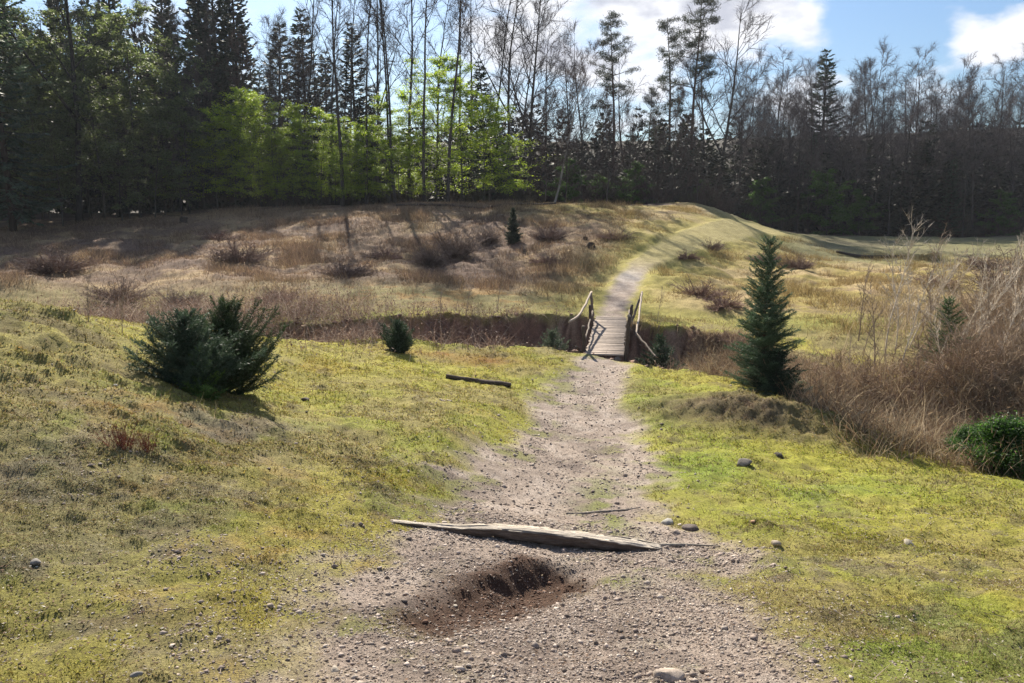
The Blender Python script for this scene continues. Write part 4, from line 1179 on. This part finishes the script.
lau = leafy_tree(611, 1.25, (.030, .075, .018), (.065, .135, .03), n_leaf=22000, spread=2.3, leaf=.055, low=.02, trunk_r=.02, limbs=40)
p = at(1000, 472, 12.9)
plant_tree('leafy_shrub', lau, p[0], p[1], .8, 0, 'glossy dark green leafy shrub at the right edge of the picture', 'shrub')
p = at(972, 462, 13.6)
plant_tree('leafy_shrub', lau, p[0], p[1], .55, 2.0, 'smaller green leafy shrub just left of the glossy dark one', 'shrub')

# ------------------------------------------------------------------ leafless bushes of the heath slope
HB = [twig_bush(701, 1.5, 1.2, (.19, .14, .115), stems=120, tw=.016), twig_bush(702, 1.1, 1.4, (.20, .14, .115), stems=120, tw=.016), twig_bush(703, .8, 1.3, (.24, .155, .125), stems=120, tw=.016, arch=.15)]
rb = np.random.default_rng(77)
for px, py, i, s, lab in ((455, 257, 0, 1.5, 'biggest grey leafless bush in the middle of the heath slope'), (430, 266, 0, 1.15, 'grey leafless bush touching the biggest one on its left'), (345, 276, 1, 1.3, 'brown leafless bush above the grassy strip, below the tall bare trunks'), (550, 240, 1, 1.15, 'leafless bush just right of the small dark pointed spruce'), (488, 244, 0, 1.0, 'leafless bush just left of the small dark pointed spruce'),
                          (238, 262, 1, 1.5, 'brown leafless bush above the large evergreen bushes'), (218, 240, 2, 1.6, 'low reddish bush high on the shaded slope'), (55, 272, 1, 1.6, 'dark leafless bush farthest left in the shadow'),
                          (385, 258, 2, 1.3, 'low reddish bush between two grey bushes'), (548, 262, 2, 1.3, 'low heath bush on the slope left of the path beyond the bridge'), (615, 238, 2, 1.3, 'purple heath bush on the golden knoll flank, left of the path bend'), 
                          (700, 296, 2, 1.3, 'brown heath bush on the bank right of the path'), (722, 306, 2, 1.2, 'brown heath bush between the path bank and the young spruce'), (686, 258, 2, 1.0, 'heath bush below the path bend'), (712, 250, 1, .9, 'heath bush at the foot of the path bend'), (765, 262, 1, 1.0, 'grey bush above the tip of the young spruce'), (798, 268, 1, 1.1, 'straw brown bush right of the young spruce tip'),
                          (120, 300, 1, 1.2, 'brown bush over the crest of the left mound'), (180, 308, 0, .9, 'tangled grey bush behind the blue-green evergreen'), (280, 300, 2, 1.2, 'low tangled bush behind the large dark evergreen'), (730, 340, 2, .8, 'brown bush on the gully bank left of the young spruce'),
                          (985, 268, 1, 1.7, 'broad brown bush mound at the right, behind the pale saplings'), (1012, 290, 1, 1.8, 'russet bush mound by the right edge of the picture'), (935, 285, 2, 1.5, 'low brown bush behind the fresh green young spruce')):
    p = ground_hit(px, py)
    o = link('heath_bush', HB[i], None, (p[0], p[1], zat(p[0], p[1]) - .03))
    o.scale = (s * rb.uniform(1.0, 1.5), s, s * rb.uniform(.42, .68)); o.rotation_euler = (0, 0, rb.uniform(0, 6.28))
    tag(o, lab, 'bush', 'leafless bushes on the slopes')
TB = [twig_bush(711, 1.5, 1.3, (.30, .22, .155), stems=110, tw=.014, arch=.12, twigs=8), twig_bush(712, 1.3, 1.5, (.24, .165, .12), stems=120, tw=.014, arch=.2, twigs=8), twig_bush(713, 2.3, 1.7, (.36, .275, .19), stems=120, tw=.016, arch=.1, twigs=9)]
for px, py, Y, i, s, lab in ((835, 402, 17.6, 1, .9, 'brown tangled thorn bush right of the foot of the bushy young spruce'), (868, 398, 19.0, 0, 1.0, 'pale tangled thorn bush in the middle of the russet hollow'), (880, 432, 15.8, 1, .7, 'low brown thorn bush at the near edge of the hollow'), (915, 408, 18, 1, 1.0, 'brown thorn bush in front of the fresh green young spruce'), (968, 402, 18.5, 0, 1.1, 'pale thorn bush behind the glossy dark leafy shrub'),
                             (1010, 395, 18.5, 2, .85, 'tall tan thorn bush at the right edge behind the dark leafy shrub'), (1008, 340, 24, 2, 1.15, 'tallest tan bush at the right edge, rising over the field'), (975, 335, 26.5, 2, .95, 'tan bush between the slanting saplings and the field'), (930, 442, 15, 0, .62, 'small pale thorn bush beside the smaller leafy shrub'), (1040, 330, 27, 2, 1.2, 'tan bush cut off by the right edge of the picture'), (800, 392, 18.6, 1, .75, 'low brown thorn bush touching the bushy young spruce on its right')):
    p = at(px, py, Y)
    o = link('thorn_bush', TB[i], None, (p[0], p[1], zat(p[0], p[1]) - .05))
    o.scale = (s * rb.uniform(1.0, 1.35), s, s * rb.uniform(.85, 1.05)); o.rotation_euler = (0, 0, rb.uniform(0, 6.28))
    tag(o, lab, 'bush', 'thorn bushes of the hollow on the right')
RB = twig_bush(705, .32, .22, (.22, .085, .055), stems=26, tw=.005)
for px, py, s, lab in ((122, 447, 1.0, 'small red-brown twiggy plant on the left meadow'), (146, 452, .8, 'smaller grey-red twiggy plant beside the red-brown one')):
    p = ground_hit(px, py)
    o = link('dry_plant', RB, None, (p[0], p[1], zat(p[0], p[1]))); o.scale = (s,) * 3
    tag(o, lab, 'plant', 'dry plants on the left meadow')

# ------------------------------------------------------------------ pale leafless saplings on the right, and a few elsewhere
def sapling(seed, h, col, lean=0., nb=26, thick=.030):
    g = np.random.default_rng(seed)
    mb = MB(); tp = []; td = []
    T = wander(g, (0, 0, -.1), (math.sin(lean), 0, math.cos(lean)), h, 9, .06, .02)
    mb.tube(T, thick * (1 - np.linspace(0, 1, 10) * .85), 5, col)
    cr = MB()
    for i in range(nb):
        q, e = pt(T, .22 + .77 * (i + g.uniform(0, 1)) / nb)
        B = wander(g, q, side_dir(g, e, g.uniform(.35, .75)), h * .2 * g.uniform(.5, 1.2), 4, .1, .05)
        cr.tube(B, thick * .36 * (1 - np.linspace(0, 1, 5) * .8), 3, col, cap=False)
        for u in (.35, .6, .85):
            s, f = pt(B, u); tp.append(s); td.append(f)
    twig_fans(g, cr, tp, td, 4, h * .03, h * .08, thick * .45, col, spread=.8)
    return mb.mesh('stem', M_twig, True), cr.mesh('twigs', M_twig)
PB = (.56, .48, .38); GB_ = (.30, .23, .17)
SP = [sapling(801, 4.4, PB), sapling(802, 3.2, PB, .30), sapling(803, 2.4, PB, .45, 20, .022), sapling(804, 2.2, GB_, 0, 16, .018), sapling(805, 3.0, GB_, .1, 22)]
SAPG = 'pale saplings on the right'
for px, py, Y, i, s, rz, lab in ((886, 350, 23, 0, 1.0, 0, 'tallest pale sapling, standing upright against the dark treeline'), (895, 352, 24.5, 0, .85, 2, 'upright pale sapling just right of the tallest one'), (908, 350, 25, 1, 1.0, .1, 'leaning pale sapling next to the two tallest ones'), (917, 342, 26, 1, .95, .3, 'second leaning pale sapling, before the far field'),
                              (932, 345, 27, 1, 1.0, 0, 'leaning sapling behind the fresh green young spruce'), (930, 365, 21.5, 4, .9, 3.4, 'brown sapling at the left side of the fresh green young spruce'), (962, 362, 22, 1, 1.05, .2, 'slanting pale sapling right of the fresh green young spruce'), (975, 355, 23, 0, .75, 1, 'upright sapling between slanting ones at the right'),
                              (968, 345, 25, 1, 1.0, -.1, 'slanting pale sapling over the brown bush mound'), (985, 370, 20.5, 2, 1.2, .1, 'short strongly slanting sapling above the dark leafy shrub'), (1002, 362, 22, 1, 1.0, .2, 'slanting sapling near the right edge, pale and thin'), (1016, 366, 21, 2, 1.3, 0, 'short slanting sapling nearest the right edge'), (955, 385, 18.5, 2, .9, 2.9, 'short bent sapling leaning left below the green spruce'),
                              (863, 352, 23.5, 3, 1.0, 0, 'thin brown sapling rising from the russet stems, left of the tallest'), (845, 372, 20, 3, .9, 1, 'thin brown sapling nearest to the young spruce'), (822, 360, 21.5, 3, .7, 2, 'tiny brown sapling right of the young spruce'), (875, 368, 20.5, 4, .85, 2, 'twiggy brown sapling in the middle of the russet stems'), (925, 330, 30, 4, 1.1, 0, 'far brown sapling before the field'),
                              (898, 360, 22, 2, 1.3, .5, 'bent pale sapling crossing the foot of the tallest one'), (945, 340, 24.5, 0, .8, 2.2, 'upright pale sapling right behind the fresh green young spruce'), (992, 348, 24, 1, 1.15, .15, 'long slanting sapling reaching over the tan bushes'), (1008, 352, 23, 0, .85, .9, 'upright pale sapling near the right edge'), (905, 338, 27, 0, .75, 1.4, 'thin upright sapling between the leaning ones'), (1020, 345, 25, 1, 1.2, .3, 'slanting sapling cut by the right edge'),
                              (951, 352, 23, 1, .95, .25, 'slanting sapling touching the right side of the green spruce'), (858, 340, 26, 4, .9, .4, 'brown sapling before the yellow grass strip')):
    p = at(px, py, Y)
    plant_tree('sapling', SP[i], p[0], p[1], s, rz, lab, 'sapling', SAPG, .05, ('stem', 'twigs'))
for px, py, i, s, lab in ((657, 324, 3, .62, 'thin lone sapling right of the far end of the bridge'), (497, 312, 3, .75, 'thin sapling on the far gully bank'), (466, 320, 3, .7, 'thin sapling in the gully left of the other thin one'), (88, 322, 4, .28, 'small brown sapling behind the crest of the left mound'), (122, 333, 4, .26, 'small brown sapling right of the one behind the mound'), (440, 330, 4, .45, 'short brown sapling before the bare earth bank')):
    p = ground_hit(px, py)
    plant_tree('sapling', SP[i], p[0], p[1], s, 1.0, lab, 'sapling', 'thin saplings along the gully', .05, ('stem', 'twigs'))

# ------------------------------------------------------------------ the wooden footbridge
M_wood = material('weathered_wood', rough=.85, noise=((6, .7, 1.3), (40, .85, 1.15)), streak=(1, 6, 6), bump=(30, .004), spec=.2)
M_log = material('old_log', rough=.9, noise=((7, .6, 1.4), (40, .8, 1.2)), streak=(.7, 7, 7), bump=(14, .022), spec=.15)
A = at(604.5, 355, 21.9); B_ = at(611, 318, 27.3)
A[2] = max(A[2], zat(A[0], A[1] - .3) + .03); B_[2] = max(B_[2], zat(B_[0], B_[1] + .3) + .03)
br = root('footbridge', (A[0], A[1], A[2]), 0, 1, 'narrow wooden plank footbridge with rough branch handrails crossing the gully', 'bridge')
ax = unit(B_ - A); LB = float(np.linalg.norm(B_ - A)); sx = unit(np.cross(ax, [0, 0, 1])); uz = np.cross(sx, ax)
gb = np.random.default_rng(9)
def beam_box(mb, c, ex, ey, ez, hx, hy, hz, col):
    V = np.array([c + ex * i * hx + ey * j * hy + ez * k * hz for i in (-1, 1) for j in (-1, 1) for k in (-1, 1)])
    mb.add(V, [[0, 1, 3, 2], [4, 6, 7, 5], [0, 4, 5, 1], [2, 3, 7, 6], [0, 2, 6, 4], [1, 5, 7, 3]], col)
mb = MB()
npl = int(LB / .155)
for i in range(npl):
    c = ax * (LB * (i + .5) / npl) + uz * gb.normal(0, .004)
    e = unit(sx + ax * gb.normal(0, .012)); 
    beam_box(mb, c, e, np.cross(uz, e), uz, .555 + gb.uniform(-.03, .03), .068, .022, np.array([.33, .27, .225]) * gb.uniform(.78, 1.1))
link('deck', mb.mesh('deck', M_wood), br)
for s in (-1, 1):
    mb = MB()
    mb.tube(np.array([sx * s * .38 - uz * .13 - ax * .35, sx * s * .38 - uz * .13 + ax * (LB + .35)]), .10, 10, (.16, .13, .105))
    link('beam', mb.mesh('beam', M_wood), br)
def rel(px, py, Y): return at(px, py, Y) - A
def pole(name, pts, rad, col, parent=br):
    mb = MB(); P = np.array(pts, float)
    n = 14; t = np.linspace(0, 1, len(P)); u = np.linspace(0, 1, n)
    Q = np.stack([np.interp(u, t, P[:, k]) for k in range(3)], 1)
    if len(P) > 2:
        for _ in range(2): Q[1:-1] = (Q[:-2] + Q[1:-1] * 2 + Q[2:]) / 4
    Q[1:-1] += gb.normal(0, .008, (n - 2, 3))
    mb.tube(Q, rad * (1 + gb.normal(0, .06, n)) * np.linspace(1.1, .85, n), 8, col)
    return link(name, mb.mesh(name, M_wood, True), parent)
GREY = (.19, .15, .12); PALEW = (.37, .30, .235); DARKW = (.085, .065, .052)
YF = 26.7
# left railing
fl = np.array(ax * (LB - .55) - sx * .58)
pole('post', (fl - uz * .45, rel(591, 293, 26.7)), .052, GREY)
pole('post', (ax * (LB - 1.9) - sx * .60 - uz * .45, rel(590, 305, 25.4)), .055, DARKW)
pole('post', (ax * .45 - sx * .60 - uz * .5, rel(583.5, 326, 22.4)), .06, DARKW)
pole('brace', (ax * .75 - sx * .60 - uz * .25, rel(576, 340, 22.2) - uz * .2), .035, DARKW)
pole('handrail', (rel(591.5, 292, 26.8), rel(588, 299, 25.9), rel(584, 308, 24.7), rel(578, 316.5, 23.4), rel(569, 322, 22.4)), .038, PALEW)
pole('lower_rail', (ax * (LB - .7) - sx * .62 + uz * .38, ax * .6 - sx * .62 + uz * .25), .032, GREY)
# right railing
pole('post', (ax * .1 + sx * .60 - uz * .5, rel(629.5, 317, 22.0)), .065, DARKW)
pole('post', (ax * 1.9 + sx * .60 - uz * .4, rel(632, 305, 24.0)), .06, DARKW)
pole('post', (ax * (LB - .55) + sx * .62 - uz * .45, rel(642, 292, 26.9)), .045, GREY)
pole('handrail', (rel(642, 292, 27.0), rel(640.5, 305, 25.6), rel(638, 322, 23.6), rel(636.5, 335, 22.5)), .034, PALEW)
pole('handrail', (rel(629, 316, 22.0), rel(630.5, 321, 22.6), rel(631, 326, 23.4)), .05, PALEW)
pole('brace', (rel(636.5, 334, 22.5), rel(656, 357, 21.2)), .032, GREY)
pole('lower_rail', (ax * .25 + sx * .66 + uz * .35, ax * (LB - .7) + sx * .66 + uz * .42), .034, GREY)

# ------------------------------------------------------------------ logs, stumps and stones
def log_mesh(name, pts, rads, col, sides=18, n=44, seed=1, rough=.14, split=None, mat=None):
    g = np.random.default_rng(seed)
    P = np.array(pts, float); t = np.linspace(0, 1, len(P)); u = np.linspace(0, 1, n)
    Q = np.stack([np.interp(u, t, P[:, k]) for k in range(3)], 1)
    for _ in range(3): Q[1:-1] = (Q[:-2] + Q[1:-1] * 2 + Q[2:]) / 4
    R = np.interp(u, np.linspace(0, 1, len(rads)), rads)
    mb = MB(); mb.tube(Q, R, sides, col)
    V = np.vstack(mb.V)
    k = n * sides
    ring = V[:k].reshape(n, sides, 3); C_ = Q[:, None, :]
    gro = g.normal(0, rough, sides)[None, :] * .6 + fbm(np.arange(n)[:, None] * .16 + np.zeros((1, sides)), np.arange(sides)[None, :] * .9 + np.zeros((n, 1)), 1.0, seed, 3) * rough
    ring = C_ + (ring - C_) * (1 + gro[..., None])
    if split is not None:      # split upper face: bare pale wood above, dark bark below
        top = C_[..., 2] + R[:, None] * (split + .10 * fbm(np.arange(n)[:, None] * .05 + np.zeros((1, sides)), np.arange(sides)[None, :] * 1.3 + np.zeros((n, 1)), 1.0, seed + 5, 3))
        up = ring[..., 2] > top
        ring[..., 2] = np.where(up, top, ring[..., 2])
        cc = np.vstack([np.broadcast_to(c_, (len(c_), 3)) for c_ in mb.C]).copy()
        streak = 1 + .3 * fbm(np.arange(n)[:, None] * .04 + np.zeros((1, sides)), np.arange(sides)[None, :] * 2.1 + np.zeros((n, 1)), 1.0, seed + 9, 2)
        cc[:k] = np.where(up[..., None], np.array([.44, .385, .32]), np.array([.17, .135, .11])).reshape(-1, 3) * streak.reshape(-1, 1)
        mb.C = [cc]
    V[:k] = ring.reshape(-1, 3)
    mb.V = [V]
    return mb.mesh(name, mat or M_log, True)
lp = np.array([LOG_A * (1 - t) + LOG_B * t + np.array([0, 0, .012 + .045 * math.sin(math.pi * t) * (t > .3) * .4 - .02 * (t < .3) - .02 * (t > .9)]) for t in np.linspace(0, 1, 9)])
o = link('log', log_mesh('log', lp - lp.mean(0), (.034, .042, .052, .064, .078, .088, .092, .090, .084, .074), (.30, .26, .215), sides=30, n=130, seed=4, rough=.19, split=.30), None, lp.mean(0))
tag(o, 'weathered grey log lying across the gravel path as a step, washed out below', 'log')
q = np.array([ground_hit(650, 547), ground_hit(686, 546), ground_hit(720, 547)]) + np.array([0, 0, .012])
o = link('branch', log_mesh('branch', q - q.mean(0), (.02, .022, .012, .006), (.33, .29, .24), n=20, sides=8, seed=6), None, q.mean(0))
tag(o, 'thin pale stick continuing the path log to the right', 'branch')
def ground_log(name, a, b, r, col, label, cat='log', seed=3, lift=.5, mid=None):
    pa, pb = ground_hit(*a), ground_hit(*b)
    pts = [pa * (1 - t) + pb * t for t in np.linspace(0, 1, 6)]
    for p_ in pts: p_[2] = zat(p_[0], p_[1]) + r * lift
    pts = np.array(pts); c = pts.mean(0)
    o = link(name, log_mesh(name, pts - c, (r * .8, r, r * 1.05, r * .9, r * .75), col, seed=seed, n=24, sides=12), None, c)
    return tag(o, label, cat)
ground_log('log', (446, 378), (511, 387), .075, (.10, .075, .058), 'dark rotten log lying in the sunny moss left of the path', seed=8)
ground_log('log', (396, 206.5), (487, 210), .085, (.085, .065, .052), 'long dark fallen trunk along the plateau edge below the bare trees', seed=9, lift=1.2)
ground_log('log', (480, 210), (556, 205), .095, (.075, .058, .048), 'fallen trunk at the plateau edge nearest the golden knoll', seed=10, lift=1.2)
ground_log('log', (836, 254), (905, 258), .11, (.045, .04, .036), 'long dark pole lying across the far meadow on the right', seed=11, lift=1.2)
ground_log('branch', (566, 514), (640, 508), .014, (.32, .27, .22), 'thin stick half buried across the path beyond the log', 'branch', seed=12, lift=.5)
ground_log('branch', (440, 400), (452, 402), .02, (.40, .34, .28), 'short pale chip of wood near the dark rotten log', 'branch', seed=13)
def rock(seed, r, squash=.6, rough=.25, sub=3):
    import bmesh
    bm = bmesh.new(); bmesh.ops.create_icosphere(bm, subdivisions=sub, radius=1)
    V = np.array([v.co[:] for v in bm.verts]); F = np.array([[v.index for v in f.verts] for f in bm.faces]); bm.free()
    g = np.random.default_rng(seed)
    for _ in range(9):
        n = unit(g.normal(0, 1, 3)); d = g.uniform(.55, .9)
        over = np.clip(V @ n - d, 0, None); V = V - over[:, None] * n * .85
    V *= (1 + .06 * fbm(V[:, 0] * 3 + V[:, 2], V[:, 1] * 3 - V[:, 2], 1, seed, 3))[:, None]
    return V * np.array([1.15, .85, squash]) * r, F
M_rock = material('rock', rough=.85, noise=((18, .7, 1.25), (70, .85, 1.15)), bump=(40, .006), spec=.25)
STG = 'stones lying by the path'
for k, (px, py, w, col, lab) in enumerate(((670, 678, 44, (.33, .27, .22), 'large flat tan stone at the bottom edge of the picture'), (667, 523, 21, (.36, .34, .30), 'pale rounded stone beside the right end of the log'), (691, 530, 24, (.115, .09, .078), 'dark jagged stone right of the pale rounded one'), (676, 534, 15, (.20, .165, .14), 'small brown stone between the pale and the dark jagged one'),
                                    (778, 457, 13, (.07, .06, .05), 'small black stone on the green moss, right one of two'), (744, 465, 22, (.16, .14, .12), 'flat grey stone in the moss left of the small black one'), (753, 523, 9, (.36, .22, .13), 'little orange-brown stone on the path edge'), (776, 544, 15, (.34, .28, .22), 'pale flat stone sunk in the path edge'), (908, 544, 18, (.33, .29, .22), 'pale stone in the mossy slope at the right'),
                                    (36, 563, 17, (.22, .20, .18), 'grey round stone far left in the moss'), (137, 676, 17, (.24, .22, .20), 'grey stone at the bottom left in the moss'), (334, 671, 18, (.36, .31, .25), 'cream stone on the lower left path edge'), (115, 386, 8, (.45, .42, .38), 'white pebble on the slope of the left mound'), (455, 607, 9, (.38, .33, .27), 'tan stone below the washed-out hollow'), (405, 565, 10, (.28, .24, .2), 'small stone left of the washed-out hollow'),
                                    (640, 640, 10, (.30, .26, .22), 'small brown stone in the lower middle of the path'), (560, 655, 8, (.30, .27, .24), 'small grey stone on the lower path'), (305, 401, 12, (.09, .07, .055), 'dark clod on the moss right of the evergreen bushes'))):
    p = ground_hit(px, py); r_ = w * p[1] / FPX / 2.7
    V, F = rock(900 + k, r_)
    o = link('stone', mesh_of('stone', V, F, np.broadcast_to(np.array(col), V.shape), False, (M_rock,)), None, (p[0], p[1], zat(p[0], p[1]) + r_ * .05))
    o.rotation_euler = (0, 0, k * 1.3)
    tag(o, lab, 'stone', STG)
for k, (px, py, r, h, lab) in enumerate(((184, 223, .28, .4, 'dark tree stump on the shaded slope edge at the left'), (591, 247, .20, .22, 'dark tree stump on the slope left of the path, lower of two'), (585, 240, .11, .14, 'small dark stump just above the lower one'))):
    p = ground_hit(px, py)
    me = log_mesh('stump', [(0, 0, -.1), (0, 0, h * .4), (.02, 0, h * .75), (.03, .01, h)], (r * 1.25, r, r * .92, r * .9, r * .85), (.055, .042, .034), seed=20 + k, n=16, sides=16, rough=.16)
    tag(link('stump', me, None, (p[0], p[1], zat(p[0], p[1]))), lab, 'stump', 'old stumps')

# ------------------------------------------------------------------ the thin damp air between the viewer and the wood
hz = bpy.data.meshes.new('haze')
X0, X1, Y0, Y1, Z0, Z1 = -275, 275, -40, 275, -6.5, 46
hz.from_pydata([(x, y, z) for x in (X0, X1) for y in (Y0, Y1) for z in (Z0, Z1)], [], [(0, 1, 3, 2), (4, 6, 7, 5), (0, 4, 5, 1), (2, 3, 7, 6), (0, 2, 6, 4), (1, 5, 7, 3)])
m = bpy.data.materials.new('haze'); m.use_nodes = True
m.node_tree.nodes.clear()
pv = m.node_tree.nodes.new('ShaderNodeVolumePrincipled')
pv.inputs['Color'].default_value = (.86, .91, 1, 1)
pv.inputs['Density'].default_value = .0002
pv.inputs['Anisotropy'].default_value = .2
mo = m.node_tree.nodes.new('ShaderNodeOutputMaterial')
m.node_tree.links.new(pv.outputs[0], mo.inputs['Volume'])
hz.materials.append(m)
tag(link('haze', hz), kind='stuff')
